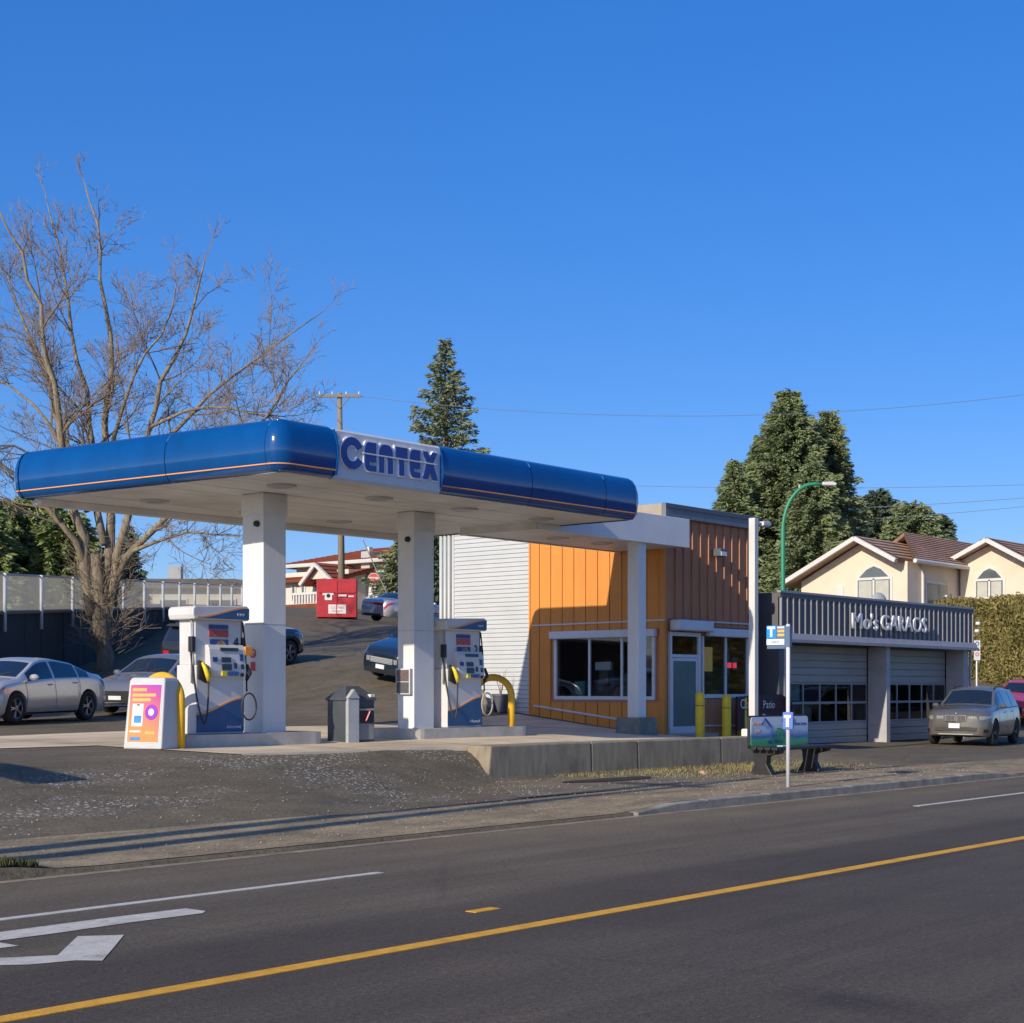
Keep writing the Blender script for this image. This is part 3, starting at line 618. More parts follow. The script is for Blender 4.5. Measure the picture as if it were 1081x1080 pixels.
z0 = h(16.9, 22.3)
t = thing('poster_stand', 'grey tapered plastic poster stand with pink and orange advert', 'poster stand', (17.05, 22.1, z0), R(14))
M_stand = pm('stand_grey', (.50, .52, .53), .55, .06, 4, dirt=.1)
def stand_sec(z, e=0): k = z / 1.2; return (-.36 + .14 * k - e, .26 - .12 * k + e, .40 - .03 * k + e)
vs = []
for z in (0, .12, 1.14, 1.2):
    a, b, c = stand_sec(min(z, 1.14)); 
    if z == 1.2: a += .03; b -= .03; c -= .03
    vs += [(a, -c, z), (b, -c, z), (b, c, z), (a, c, z)]
MB().add(vs, [(0, 3, 2, 1), (12, 13, 14, 15)] + [(4 * i + k, 4 * i + (k + 1) % 4, 4 * i + 4 + (k + 1) % 4, 4 * i + 4 + k) for i in range(3) for k in range(4)]).build('stand_body', M_stand, t, bev=.025)
# poster print: pink-to-orange gradient of the print itself
def poster_mat():
    m = bpy.data.materials.new('poster_print'); m.use_nodes = True; n = m.node_tree.nodes; l = m.node_tree.links; b = n['Principled BSDF']
    tc = n.new('ShaderNodeTexCoord'); sx = n.new('ShaderNodeSeparateXYZ'); l.new(tc.outputs['Generated'], sx.inputs[0])
    ad = n.new('ShaderNodeMath'); ad.operation = 'MULTIPLY_ADD'; ad.inputs[1].default_value = -.35; l.new(sx.outputs[1], ad.inputs[0]); l.new(sx.outputs[2], ad.inputs[2])
    q = n.new('ShaderNodeValToRGB'); e = q.color_ramp.elements; l.new(ad.outputs[0], q.inputs[0])
    e[0].position = 0; e[0].color = (.58, .28, .09, 1); e[1].position = 1; e[1].color = (.40, .05, .50, 1); z = e.new(.45); z.color = (.58, .18, .17, 1); z = e.new(.75); z.color = (.50, .08, .26, 1)
    l.new(q.outputs[0], b.inputs['Base Color']); b.inputs['Roughness'].default_value = .3; return m
MP = poster_mat()
def pq(name, mat, y0, y1, z0, z1, out, par):
    def X(z): return stand_sec(z)[0] - out
    return MB().add([(X(z0), y0, z0), (X(z0), y1, z0), (X(z1), y1, z1), (X(z1), y0, z1), (X(z0) + .01, y0, z0), (X(z0) + .01, y1, z0), (X(z1) + .01, y1, z1), (X(z1) + .01, y0, z1)], [(0, 1, 2, 3), (4, 7, 6, 5), (0, 4, 5, 1), (1, 5, 6, 2), (2, 6, 7, 3), (3, 7, 4, 0)]).build(name, mat, par)
po = pq('poster', MP, -.32, .32, .12, 1.08, .012, t)
pq('poster_border', M_ws, -.335, .335, .105, 1.095, .006, t)
M_pi = pm('print_orange', (.9, .42, .12), .4, .1); M_pc = pm('print_cyan', (.05, .25, .6), .4, .2, 20); M_pp = pm('print_purple', (.3, .03, .5), .4, .1)
for zz, y0 in ((.97, -.02), (.88, -.22), (.80, -.12)): pq('headline_bar', M_pi, y0, .27, zz, zz + .05, .016, po)
pq('phone_graphic', M_ws, .02, .25, .38, .76, .016, po); pq('phone_screen', M_pc, .05, .2, .44, .56, .02, po); pq('phone_speaker', M_dark, .10, .16, .73, .75, .02, po)
pq('logo_bar', M_pc, .05, .26, .15, .2, .016, po); pq('small_print', M_ws, .05, .28, .28, .31, .016, po); pq('small_print', M_pi, -.25, -.05, .25, .30, .016, po)
def disc(name, mat, y, z, r, out, par): 
    ps = [(stand_sec(z + r * math.sin(a))[0] - out, y + r * math.cos(a), z + r * math.sin(a)) for a in np.linspace(0, 2 * math.pi, 21)[:-1]]
    return MB().add(ps, [tuple(range(20))]).build(name, mat, par)
disc('badge', M_pp, -.15, .62, .13, .018, po); disc('badge_centre', M_ws, -.15, .62, .06, .022, po)

bx, by = 21.85, 22.30; z0 = h(bx, by)
t = thing('litter_bin', 'dark grey angular litter bin with black opening and red squeegee', 'bin', (bx, by, z0), R(-8))
M_bin = pm('bin_charcoal', (.06, .068, .078), .5, .15, 4); M_binl = pm('bin_light', (.36, .38, .40), .5, .1, 3)
box('body', M_bin, t, -.34, .34, -.30, .30, 0, .84, .012)
MB().add([(-.37, -.33, .84), (.37, -.33, .84), (.37, .33, .84), (-.37, .33, .84), (-.15, -.05, 1.08), (.15, -.05, 1.08), (.15, .05, 1.08), (-.15, .05, 1.08), (-.37, -.33, .80), (.37, -.33, .80), (.37, .33, .80), (-.37, .33, .80)],
         [(4, 5, 6, 7), (0, 1, 5, 4), (1, 2, 6, 5), (2, 3, 7, 6), (3, 0, 4, 7), (8, 9, 1, 0), (9, 10, 2, 1), (10, 11, 3, 2), (11, 8, 0, 3), (8, 11, 10, 9)]).build('lid', M_bin, t, bev=.008)
pil = MB().box(-.345, -.08, -.38, -.295, -.02, .84).build('front_post', M_binl, t, bev=.01)
MB().prism([(-.36, .84), (-.065, .84), (-.21, 1.02)], 'y', -.40, -.295).build('post_cap', M_binl, pil, bev=.01)
box('bin_opening', M_dark, t, -.04, .31, -.312, -.295, .38, .66); box('lower_door', pm('bin_door', (.2, .21, .215), .5, .1), t, -.06, .32, -.315, -.296, .05, .36, .006); box('flap', M_grey, t, -.04, .31, -.33, -.295, .61, .645)
MB().tube([(.10, -.34, .40), (.20, -.34, .60)], .018, 6).build('squeegee', M_red, t)
MB().tube([(.105, -.355, .42), (.195, -.355, .59)], .007, 5).build('squeegee_blade', M_ws, t)
box('white_sticker', M_ws, t, .22, .34, -.32, -.22, .86, .92, .01, R(5))
# ================================================================== SHOP
SX, SY, SR = 33.2, 22.8, 37.5            # front-left corner, right end
SB, STP = 29.95, 6.5                     # back of the white part, roof top
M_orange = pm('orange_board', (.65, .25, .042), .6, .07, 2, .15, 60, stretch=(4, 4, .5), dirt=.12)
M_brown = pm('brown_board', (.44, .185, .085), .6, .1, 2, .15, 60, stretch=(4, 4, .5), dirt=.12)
M_rake = pm('batten_tan', (.40, .19, .11), .6, .1, 3)
M_trimw = pm('trim_bluewhite', (.60, .63, .68), .45, .06, 3, dirt=.1)
M_roofb = pm('roof_flashing', (.15, .17, .20), .5, .12, 3)
M_wsid = pm('white_siding', (.47, .49, .50), .5, .04, 1.5, dirt=.06)
M_int = pm('interior_wall', (.20, .21, .18), .8, .15, 2); M_teal = pm('teal_box', (.06, .25, .26), .5, .2)
shop = thing('shop_building', 'orange and brown panelled kiosk shop with white siding at its far end', 'shop', (0, 0, 0))
# core walls with openings: side wall (X = SX) window, front wall (Y = SY) door + window
WY0, WY1, WZ0, WZ1 = 23.15, 26.2, 1.68, 3.17
DX0, DX1, FX0, FX1 = 33.52, 34.72, 34.98, 37.08
FZ0, FZ1 = 1.73, 3.22
core = MB()
core.box(SX + .04, SX + .14, SY + .1, WY0, -.2, STP - .1).box(SX + .04, SX + .14, WY1, SB, -.2, STP - .1).box(SX + .04, SX + .14, WY0, WY1, -.2, WZ0).box(SX + .04, SX + .14, WY0, WY1, WZ1, STP - .1)
core.box(SX + .16, DX0, SY + .04, SY + .14, -.2, STP - .1).box(DX1, FX0, SY + .04, SY + .14, -.2, STP - .1).box(FX1, SR - .02, SY + .04, SY + .14, -.2, STP - .1).box(DX0, DX1, SY + .04, SY + .14, 3.3, STP - .1).box(FX0, FX1, SY + .04, SY + .14, -.2, FZ0).box(FX0, FX1, SY + .04, SY + .14, FZ1, STP - .1)
core.box(SR - .14, SR - .02, SY + .16, SB, -.2, STP - .1).box(SX + .16, SR - .16, SB - .12, SB - .02, -.2, STP - .1).box(SX + .16, SR - .16, SY + .16, SB - .14, .6, .72).box(SX + .16, SR - .16, SY + .16, SB - .14, 4.0, 4.1)
core.build('wall', M_brown, shop)
# side wall boards (orange to the shade and sun alike)
y = SY + .14; k = 0
while y < 27.1 - .05:
    y1 = min(y + .385, 27.1)
    ins = y1 > WY0 + .02 and y < WY1 - .02
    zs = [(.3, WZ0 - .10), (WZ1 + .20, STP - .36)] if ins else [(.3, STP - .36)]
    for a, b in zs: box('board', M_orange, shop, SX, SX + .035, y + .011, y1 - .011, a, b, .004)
    y = y1; k += 1
box('corner_board', M_orange, shop, SX - .012, SX + .10, SY - .012, SY + .138, .3, STP - .36, .006)
# front boards with proud battens
x = SX + .11; fb = []
while x < SR - .03:
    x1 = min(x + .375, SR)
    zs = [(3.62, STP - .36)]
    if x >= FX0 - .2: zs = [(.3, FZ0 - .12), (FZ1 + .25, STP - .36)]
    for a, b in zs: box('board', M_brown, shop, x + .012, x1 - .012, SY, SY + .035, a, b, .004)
    if x > SX + .3:
        box('batten', M_rake, shop, x - .018, x + .018, SY - .045, SY - .002, 3.64, STP - .38, .003)
    x = x1
box('sill_board', M_brown, shop, FX0 - .24, SR, SY - .02, SY + .03, .25, .55)
# skirting trims
def bar(name, mat, p, q, wdt, hgt, par): # straight bar between two points, cross-section hgt in z, wdt outwards
    return MB().tube([p, q], wdt, 6).build(name, mat, par)
bar('trim', M_trimw, (SX - .02, SY - .02, 3.585), (SX - .02, 27.0, 3.545), .022, 0, shop); bar('trim', M_trimw, (SX + .55, SY - .06, 3.60), (SR, SY - .06, 3.60), .022, 0, shop)
bar('trim', M_trimw, (SX - .025, 23.0, .95), (SX - .025, 26.95, 1.42), .03, 0, shop)
bar('trim', M_trimw, (FX0 - .1, SY - .035, .92), (SR, SY - .035, .88), .02, 0, shop)
# side window with shutter box
wn = thing('x', 'x', 'x'); bpy.data.objects.remove(wn)
def window_side():
    w = MB(); w.box(SX - .03, SX + .06, WY0 - .08, WY1 + .08, WZ0 - .09, WZ0).box(SX - .03, SX + .06, WY0 - .08, WY0, WZ0, WZ1).box(SX - .03, SX + .06, WY1, WY1 + .08, WZ0, WZ1)
    f = w.build('window_frame', M_trimw, shop, bev=.006)
    for yy in (WY0 + .95, WY0 + 1.98): box('mullion', M_trimw, f, SX - .01, SX + .05, yy - .03, yy + .03, WZ0, WZ1)
    ys = [WY0, WY0 + .92, WY0 + 1.01 - .03, WY0 + 1.95, WY0 + 2.01, WY1]
    for a, b in ((WY0, WY0 + .92), (WY0 + .98, WY0 + 1.95), (WY0 + 2.01, WY1)): box('pane', M_glass, f, SX + .015, SX + .021, a, b, WZ0, WZ1)
    box('shutter_box', M_trimw, shop, SX - .16, SX + .03, WY0 - .14, WY1 + .16, WZ1 + .002, WZ1 + .20, .03)
    box('sill_shadow_board', M_rake, shop, SX - .012, SX + .03, WY0 - .12, WY1 + .12, WZ0 - .16, WZ0 - .092)
window_side()
# front door and front window
df = MB().box(DX0 - .08, DX0, SY - .03, SY + .06, .72, 3.3).box(DX1, DX1 + .10, SY - .03, SY + .06, .72, 3.3).box(DX0, DX1, SY - .03, SY + .06, 3.2, 3.3).box(DX0, DX1, SY - .02, SY + .05, 2.66, 2.74).build('door_frame', M_trimw, shop, bev=.006)
box('transom_pane', M_glass, df, DX0, DX1, SY + .015, SY + .021, 2.74, 3.2)
dr = MB().box(DX0 + .01, DX0 + .07, SY - .015, SY + .03, .74, 2.65).box(DX1 - .09, DX1 - .01, SY - .015, SY + .03, .74, 2.65).box(DX0 + .07, DX1 - .09, SY - .015, SY + .03, 2.57, 2.65).box(DX0 + .07, DX1 - .09, SY - .015, SY + .03, .74, .92).build('door', M_trimw, shop, bev=.004)
M_frost = pm('frosted_door', (.10, .17, .17), .22, .1, 2, spec=.6)
box('door_pane', M_frost, dr, DX0 + .07, DX1 - .09, SY + .0, SY + .008, .92, 2.57); MB().tube([(DX1 - .05, SY - .06, 1.5), (DX1 - .05, SY - .06, 1.9)], .014, 6).build('handle', M_alu, dr)
box('door_awning', M_trimw, shop, DX0 - .10, DX1 + .32, SY - .30, SY - .005, 3.33, 3.60, .04)
ff = MB().box(FX0 - .06, FX0, SY - .03, SY + .06, FZ0, FZ1).box(FX1, FX1 + .09, SY - .03, SY + .06, FZ0, FZ1).box(FX0 - .06, FX1 + .09, SY - .03, SY + .06, FZ0 - .10, FZ0).build('window_frame', M_trimw, shop, bev=.006)
box('mullion', M_trimw, ff, 36.02, 36.09, SY - .012, SY + .05, FZ0, FZ1)
for a, b in ((FX0, 36.02), (36.09, FX1)): box('pane', M_glass, ff, a, b, SY + .015, SY + .021, FZ0, FZ1)
box('shutter_box', M_trimw, shop, DX1 + .34, SR - .05, SY - .16, SY - .005, FZ1 + .002, FZ1 + .22, .03)
M_ysign = pm('window_sign_yellow', (.80, .42, .03), .5, .15, 14); M_rneon = pm('window_sign_red', (.8, .04, .05), .4, .2, 20, emit=.5)
ys_ = box('window_sign', M_ysign, shop, 35.03, 35.42, SY + .004, SY + .012, 2.32, 2.95, .002); box('sign_print', M_or, ys_, 35.10, 35.34, SY - .001, SY + .005, 2.70, 2.78); box('sign_print', M_or, ys_, 35.14, 35.30, SY - .001, SY + .005, 2.45, 2.52)
box('window_sign', M_rneon, shop, 36.14, 36.34, SY + .004, SY + .012, 2.42, 2.56); nn = box('window_sign', M_dark, shop, 36.38, 36.62, SY + .004, SY + .012, 2.36, 2.70, .003); box('sign_print', M_rneon, nn, 36.40, 36.58, SY - .002, SY + .005, 2.42, 2.56)
MB().prism([(36.12, 3.15), (36.2, 3.15), (36.36, 2.6), (36.36, 2.3), (36.12, 2.3)], 'y', SY + .06, SY + .07).build('bottle_decal', pm('bottle_green', (.22, .30, .26), .4, .1), shop)
# interior seen through the panes
box('counter', M_int, shop, SX + .9, SX + 1.5, 23.3, 26.2, .72, 1.7); box('shelf_unit', M_int, shop, SR - .7, SR - .2, 23.4, 28, .72, 2.5)
ib = [(SX + .35, 25.55, 1.72, .25, .34, .35, M_teal), (SX + .5, 24.9, 1.7, .2, .4, .3, M_dark), (SX + 1.0, 24.3, 1.72, .2, .35, .5, M_grey), (SX + .4, 24.75, 2.35, .1, .5, .22, M_trimw), (SX + .6, 23.5, 2.6, .3, .5, .3, M_int), (SX + 1.3, 25.5, 1.72, .3, .3, .9, M_int)]
for x, y, z, a, b, c, m in ib: box('counter_item', m, shop, x, x + a, y, y + b, z, z + c, .02)
# white horizontal siding at the far end, corner pipes
zz = .9
while zz < STP - .40:
    MB().prism([(SX - .004, zz), (SX - .022, zz + .012), (SX + .004, zz + .118), (SX + .034, zz + .118), (SX + .034, zz)], 'y', 27.13, 29.80).build('siding_board', M_wsid, shop); zz += .118
for yy in (29.86, 30.02, 30.17, 30.32): MB().tube([(SX + .02, yy, 1.1), (SX + .02, yy, STP - .36)], .055, 10).build('drain_pipe', M_wsid, shop, smooth=True)
box('rear_panel', pm('rear_panel_green', (.25, .32, .27), .6, .1), shop, SX + .06, SX + .10, 29.84, 30.4, .9, STP - .38)
box('siding_edge', M_or if False else M_orange, shop, SX - .025, SX + .03, 27.09, 27.13, .9, STP - .38)
# roof edge
box('roof_edge', M_roofb, shop, SX - .07, SR + .05, SY - .10, SY + .02, STP - .36, STP, .02)
box('roof_edge', MATS['batten_tan'] if False else pm('roof_edge_tan', (.33, .28, .22), .6, .1), shop, SX - .07, SX + .02, SY + .022, 30.4, STP - .36, STP - .01, .02)
box('roof_deck', M_grey, shop, SX + .03, SR, SY + .03, 30.4, STP - .2, STP - .06)
box('flashing_lip', M_dgrey, shop, SX - .09, SR + .07, SY - .125, SY - .102, STP - .12, STP - .02)
fl = box('floodlight', M_dgrey, shop, 35.36, 35.66, SY - .28, SY - .05, 5.30, 5.50, .02); box('lens', M_ws, fl, 35.38, 35.64, SY - .296, SY - .281, 5.31, 5.42)
box('meter_box', M_dgrey, shop, 37.12, 37.32, SY - .12, SY - .0, 3.66, 3.90, .01)
box('step', M_conc, shop, DX0 - .3, DX1 + .2, SY - .5, SY - .01, .55, .74, .01)

# ================================================================== GARAGE
GX0, GX1, GY_, GT = 38.47, 50.95, 22.6, 4.55
gar = thing('garage_building', 'dark grey flat-roofed garage with two sectional doors and metal lettering', 'garage', (0, 0, 0))
M_gw = pm('garage_slate', (.10, .105, .115), .55, .1, 2, dirt=.1); M_gr = pm('garage_rib', (.215, .215, .235), .45, .08, 4); M_gd = pm('garage_door', (.34, .34, .32), .5, .1, 2, stretch=(.5, 3, 5), dirt=.15)
M_gt = pm('garage_trim', (.27, .27, .29), .45, .1, 3); M_gp = pm('garage_pillar', (.40, .39, .40), .6, .1, 3, dirt=.15)
w = MB(); w.box(GX0, GX0 + .25, GY_ + .02, 34, -.2, GT - .04).box(GX1 - .25, GX1, GY_ + .62, 34, -.2, GT - .04).box(GX0 + .25, GX1 - .25, 33.7, 34, -.2, GT - .04).box(GX0 + .26, GX1 - .26, GY_ + .75, 33.6, .0, .24)
w.build('wall', M_gw, gar)
box('roof', M_gw, gar, GX0 + .25, GX1 - .02, GY_ + .06, 33.7, GT - .3, GT - .06)
box('parapet_cap', M_gt, gar, GX0 - .05, GX1 + .05, GY_ - .06, GY_ + .06, GT - .05, GT + .02, .01)
box('parapet_band', M_gw, gar, GX0 - .03, GX1 + .03, GY_ - .04, GY_ + .05, GT - .17, GT - .052)
box('fascia_backing', M_gw, gar, GX0, GX1, GY_, GY_ + .05, 3.30, GT - .172)
nr = 38
for i in range(nr + 1):
    x = GX0 + .04 + (GX1 - GX0 - .08) * i / nr
    MB().prism([(x - .04, GY_ - .0), (x - .022, GY_ - .05), (x + .022, GY_ - .05), (x + .04, GY_ - .0)], 'z', 3.40, GT - .175).build('fascia_rib', M_gr, gar)
MB().prism([(GY_ - .18, 3.16), (GY_ - .20, 3.22), (GY_ - .10, 3.40), (GY_ + .0, 3.40), (GY_ + .0, 3.16)], 'x', GX0 + .1, GX1 + .02).build('door_canopy', M_gt, gar, bev=.008)
box('gutter', M_gt, gar, GX0 + .12, GX1, GY_ - .24, GY_ - .19, 3.14, 3.24, .01)
pil_ = [(GX0 + .26, .22), (44.81, .24), (50.32, .35)]
for x, t_ in pil_: box('pillar', M_gp, gar, x, x + t_, GY_ + .01, GY_ + .64, .1, 3.155, .01)
box('lintel', M_gw, gar, GX0 + .26, GX1, GY_ + .60, GY_ + .7, 3.10, 3.32)
DYp = GY_ + .66
def gdoor(x0, x1):
    d = MB().box(x0, x1, DYp + .04, DYp + .06, .24, .86).box(x0, x1, DYp + .04, DYp + .06, 2.05, 3.12).build('garage_door', M_gd, gar)
    z = 2.06
    while z < 3.05:
        box('door_slat', M_gd, d, x0, x1, DYp, DYp + .04, z + .006, z + .205, .008); z += .212
    for a, b in ((.25, .45), (.46, .66), (.67, .86)): box('door_slat', M_gd, d, x0, x1, DYp, DYp + .04, a, b - .006, .008)
    n = 6; pw = (x1 - x0) / n
    for a, b in ((.86, .92), (1.43, 1.50), (2.0, 2.055)): box('window_rail', M_gt, d, x0, x1, DYp - .005, DYp + .045, a, b)
    for i in range(n + 1):
        xx = x0 + pw * i; xa_, xb_ = max(x0, xx - .035), min(x1, xx + .035)
        for a, b in ((.92, 1.43), (1.50, 2.0)): box('window_stile', M_gt, d, xa_, xb_, DYp - .002, DYp + .042, a, b)
    for i in range(n):
        for a, b in ((.92, 1.43), (1.50, 2.0)): box('pane', M_glass, d, x0 + pw * i + .035, x0 + pw * (i + 1) - .035, DYp + .015, DYp + .021, a, b)
    return d
gd1 = gdoor(GX0 + .5, 44.79); gd2 = gdoor(45.07, 50.30)
box('window_card', pm('card_pale', (.35, .42, .44), .6, .05), gd1, 39.95, 40.75, DYp + .03, DYp + .034, 1.53, 1.98)
# inside the garage
M_gi = pm('garage_interior', (.16, .16, .15), .8, .2, 1)
box('back_wall', M_gi, gar, GX0 + .3, GX1 - .3, 32.6, 32.7, .24, 4.2)
for x, y, a, b, c, m in ((40.5, 27, 1.7, 3.8, 1.4, M_grey), (43.2, 26.5, .4, .4, 1.6, M_gp), (46.5, 27, 1.7, 4, 1.3, M_dgrey), (44, 25, .6, .3, 1.1, M_ws), (49, 25.4, .5, .5, 1.2, M_gp)):
    box('stored_item', m, gar, x, x + a, y, y + b, .245, .245 + c, .15)
M_gl = pm('garage_letters', (.80, .80, .80), .4, .08, 8, metal=.0)
LX = onY(895.5, GY_)[0]; RX = onY(974, GY_)[0]
for st_, a, b in (("Mo's", 895.5, 922.5), ('GARAOS', 926, 974)):
    xa_, xb_ = onY(a, GY_)[0], onY(b, GY_)[0]
    for_ = []; tx = text('letters', st_, .66, M_gl, gar, (0, 0, 0), '-y', .025, 'LEFT', .0)
    xs_ = [v.co.x for v in tx.data.vertices]; zs_ = [v.co.y for v in tx.data.vertices]; kx = (xb_ - xa_) / (max(xs_) - min(xs_))
    tx.scale = (kx, 1, 1); tx.location = (xa_ - min(xs_) * kx, GY_ - .13, 3.87 - (max(zs_) + min(zs_)) / 2)
    t2 = tx.copy(); COL.objects.link(t2); t2.location.x += .028; t2.location.y += .006
for p, y_ in ((1026.5, 659), (1025, 666)): pass
lb = MB().lathe([(0, -.14), (.06, -.12), (.06, .0)], (GX1 + .1, GY_ - .1, 4.05), 'y', 10).build('corner_camera', M_ws, gar); MB().lathe([(0, -.14), (.06, -.12), (.06, .0)], (GX1 + .02, GY_ - .1, 3.8), 'y', 10).build('corner_camera', M_ws, gar)
MB().tube([(GX1 + .06, GY_ + .1, .2), (GX1 + .06, GY_ + .1, 4.3)], .04, 8).build('downpipe', M_gp, gar)
dx_ = at(630 / 4.504 + 800 + 15, 52); sd = MB().lathe([(.0, -.05), (.15, -.04), (.28, .03), (.30, .06)], (0, 0, 0), 'y', 20).build('satellite_dish', M_grey, gar, smooth=True, loc=(onY(955, 24.6)[0], 25.5, ZZ(633, onY(955, 24.6)[1])), rot=(R(-10), 0, R(-30)))
MB().tube([(0, .02, -.4), (0, .02, 0)], .03, 6).build('dish_mast', M_grey, sd)

# dark banner and bollards between the buildings
def bollard(x, y, label, hh=1.12):
    z = h(x, y); t = thing('bollard', label, 'bollard', (x, y, z), 0, 'yellow steel bollards')
    MB().lathe([(.115, -.1), (.115, hh - .05), (.10, hh - .015), (.05, hh), (0, hh)], n=18).build('post', M_yel2, t, smooth=True)
    MB().lathe([(.1175, hh - .34), (.1175, hh - .325)], n=18).build('joint_band', M_dark, t)
M_yel2 = pm('bollard_yellow', (.80, .56, .02), .5, .1, 8, dirt=.2)
bollard(onY(739, 21.9)[0], 21.9, 'yellow bollard in front of the shop door edge'); bollard(onY(767, 21.9)[0], 21.9, 'yellow bollard under the right pane of the shop window')
bollard(onY(784, 22.3)[0], 22.3, 'yellow bollard mostly hidden behind the white lamp pole'); bollard(onY(825, 22.4)[0], 22.4, 'yellow bollard against the side of the grey garage')
bn = thing('banner_stand', 'dark maroon banner with white lettering behind the bus bench', 'banner', (0, 0, 0)); 
bx0 = onY(777, 22.25)[0] + .0; bx1 = onY(833, 22.25)[0]; zb = h(36, 22.3)
M_mar = pm('banner_maroon', (.055, .012, .015), .6, .2, 5)
bd = MB().prism([(bx0, zb + .25), (bx0, zb + 1.12), (bx1 - .5, zb + 1.18), (bx1 - .25, zb + 1.1), (bx1, zb + .25)], 'y', 22.2, 22.26).build('banner_cloth', M_mar, bn)
text('banner_lettering', 'Co', .34, M_ws, bd, (bx0 + .32, 22.19, zb + .92), '-y', .003); text('banner_lettering', 'Patio', .30, M_ws, bd, (bx1 - 1.15, 22.19, zb + .90), '-y', .003); text('banner_lettering', 'Doors', .30, M_ws, bd, (bx1 - 1.1, 22.19, zb + .55), '-y', .003)
for xx in (bx0 + .1, bx1 - .2): MB().tube([(xx, 22.3, zb - .1), (xx, 22.3, zb + 1.1)], .025, 8).build('banner_post', M_dark, bn)
sw = MB().tube([(bx1 - .28, 22.1, zb + 1.1), (bx1 - .12, 22.1, zb + .8), (bx1 - .02, 22.1, zb + .3)], .05, 8).build('banner_edge', M_dark, bn)

# ================================================================== BARRIER BLOCKS
by0, by1 = 19.5, 20.12; bz = .12
jx = [22.75, onY(625, 19.5)[0], onY(674, 19.5)[0], onY(762, 19.5)[0], onY(800, 19.5)[0]]
bl = ['concrete barrier block with the sunlit slanted end', 'shorter concrete barrier block in the middle of the row', 'long streaked concrete barrier block before the shop door', 'concrete barrier block partly behind the bench advert']
for i in range(4):
    x0, x1 = jx[i] + .012, jx[i + 1] - .012; zt = .80 - .01 * i
    t = thing('barrier_block', bl[i], 'barrier', ((x0 + x1) / 2, 19.8, bz), 0, 'concrete barrier blocks'); L = (x1 - x0) / 2
    sl_ = .12 if i == 0 else 0.0
    vs = [(-L - sl_, -.30, -.1), (L, -.30, -.1), (L, .32, -.1), (-L - sl_, .32, -.1), (-L, -.28, zt - bz), (L, -.28, zt - bz), (L, .30, zt - bz), (-L, .30, zt - bz)]
    MB().add(vs, [(0, 3, 2, 1), (4, 5, 6, 7), (0, 1, 5, 4), (1, 2, 6, 5), (2, 3, 7, 6), (3, 0, 4, 7)]).build('block', M_concd, t, bev=.03)

# ================================================================== BUS BENCH
t = thing('bus_bench', 'black bus bench with blue and green advert panel for a back', 'bench', (28.75, 16.75, h(28.75, 16.75)))
M_bk = pm('bench_black', (.018, .018, .02), .5, .2, 6)
for xx in (-.95, .95):
    MB().prism([(-.30, 0), (.22, 0), (.10, .22), (.12, .42), (.20, .50), (.20, .58), (-.48, .54), (-.46, .44), (-.18, .38), (-.16, .22)], 'x', xx - .09, xx + .09).build('leg', M_bk, t, bev=.015)
for i in range(4): box('seat_slat', M_bk, t, -1.2, 1.2, -.50 + i * .16, -.37 + i * .16, .50, .56, .012)
def ad_mat():
    m = bpy.data.materials.new('bench_advert_print'); m.use_nodes = True; n = m.node_tree.nodes; l = m.node_tree.links; b = n['Principled BSDF']
    tc = n.new('ShaderNodeTexCoord'); sx = n.new('ShaderNodeSeparateXYZ'); l.new(tc.outputs['Generated'], sx.inputs[0])
    nz = n.new('ShaderNodeTexNoise'); nz.inputs['Scale'].default_value = 2.2; l.new(tc.outputs['Generated'], nz.inputs[0])
    ad = n.new('ShaderNodeMath'); ad.operation = 'MULTIPLY_ADD'; ad.inputs[1].default_value = .35; l.new(nz.outputs[0], ad.inputs[0]); l.new(sx.outputs[2], ad.inputs[2])
    q = n.new('ShaderNodeValToRGB'); e = q.color_ramp.elements; l.new(ad.outputs[0], q.inputs[0])
    e[0].position = .15; e[0].color = (.05, .34, .10, 1); e[1].position = .9; e[1].color = (.62, .70, .80, 1); z = e.new(.42); z.color = (.08, .40, .20, 1); z = e.new(.52); z.color = (.07, .16, .42, 1); z = e.new(.7); z.color = (.45, .58, .72, 1)
    l.new(q.outputs[0], b.inputs['Base Color']); b.inputs['Roughness'].default_value = .35; return m
fr = MB().prism(corner(1.08, 1.10, .08, 0, 90) + corner(-1.08, 1.10, .08, 90, 180) + corner(-1.08, .60, .08, 180, 270) + corner(1.08, .60, .08, 270, 360), 'y', .14, .20).build('back_panel', M_bk, t)
pn = MB().prism(corner(1.06, 1.08, .07, 0, 90) + corner(-1.06, 1.08, .07, 90, 180) + corner(-1.06, .62, .07, 180, 270) + corner(1.06, .62, .07, 270, 360), 'y', .128, .139).build('advert', ad_mat(), t)
M_nv = pm('print_navy', (.02, .05, .22), .4, .1); M_gn = pm('print_green', (.05, .30, .08), .4, .1)
text('advert_lettering', 'JPI', .30, M_gn, pn, (-.02, .125, .80), '-y', .002, font_bold=.008); text('advert_lettering', 'REAL ESTATE', .10, M_nv, pn, (-.2, .125, .64), '-y', .002)
text('advert_lettering', 'MORTGAGE', .10, M_nv, pn, (.33, .125, 1.06), '-y', .002); text('advert_lettering', '& Home Loans', .10, M_nv, pn, (.76, .125, 1.0), '-y', .002); text('advert_lettering', 'FOR SALE', .08, M_or, pn, (-.9, .125, 1.02), '-y', .002); text('advert_lettering', 'BUY', .1, M_or, pn, (-.86, .125, .86), '-y', .002)
MB().tube([(-.72, .122, 1.0), (-.60, .122, 1.12), (-.36, .122, .94), (-.38, .122, .72)], .018, 5).build('house_outline', M_nv, pn)
box('paper_scrap', M_ws, t, -.55, -.25, -.25, -.12, .562, .575)

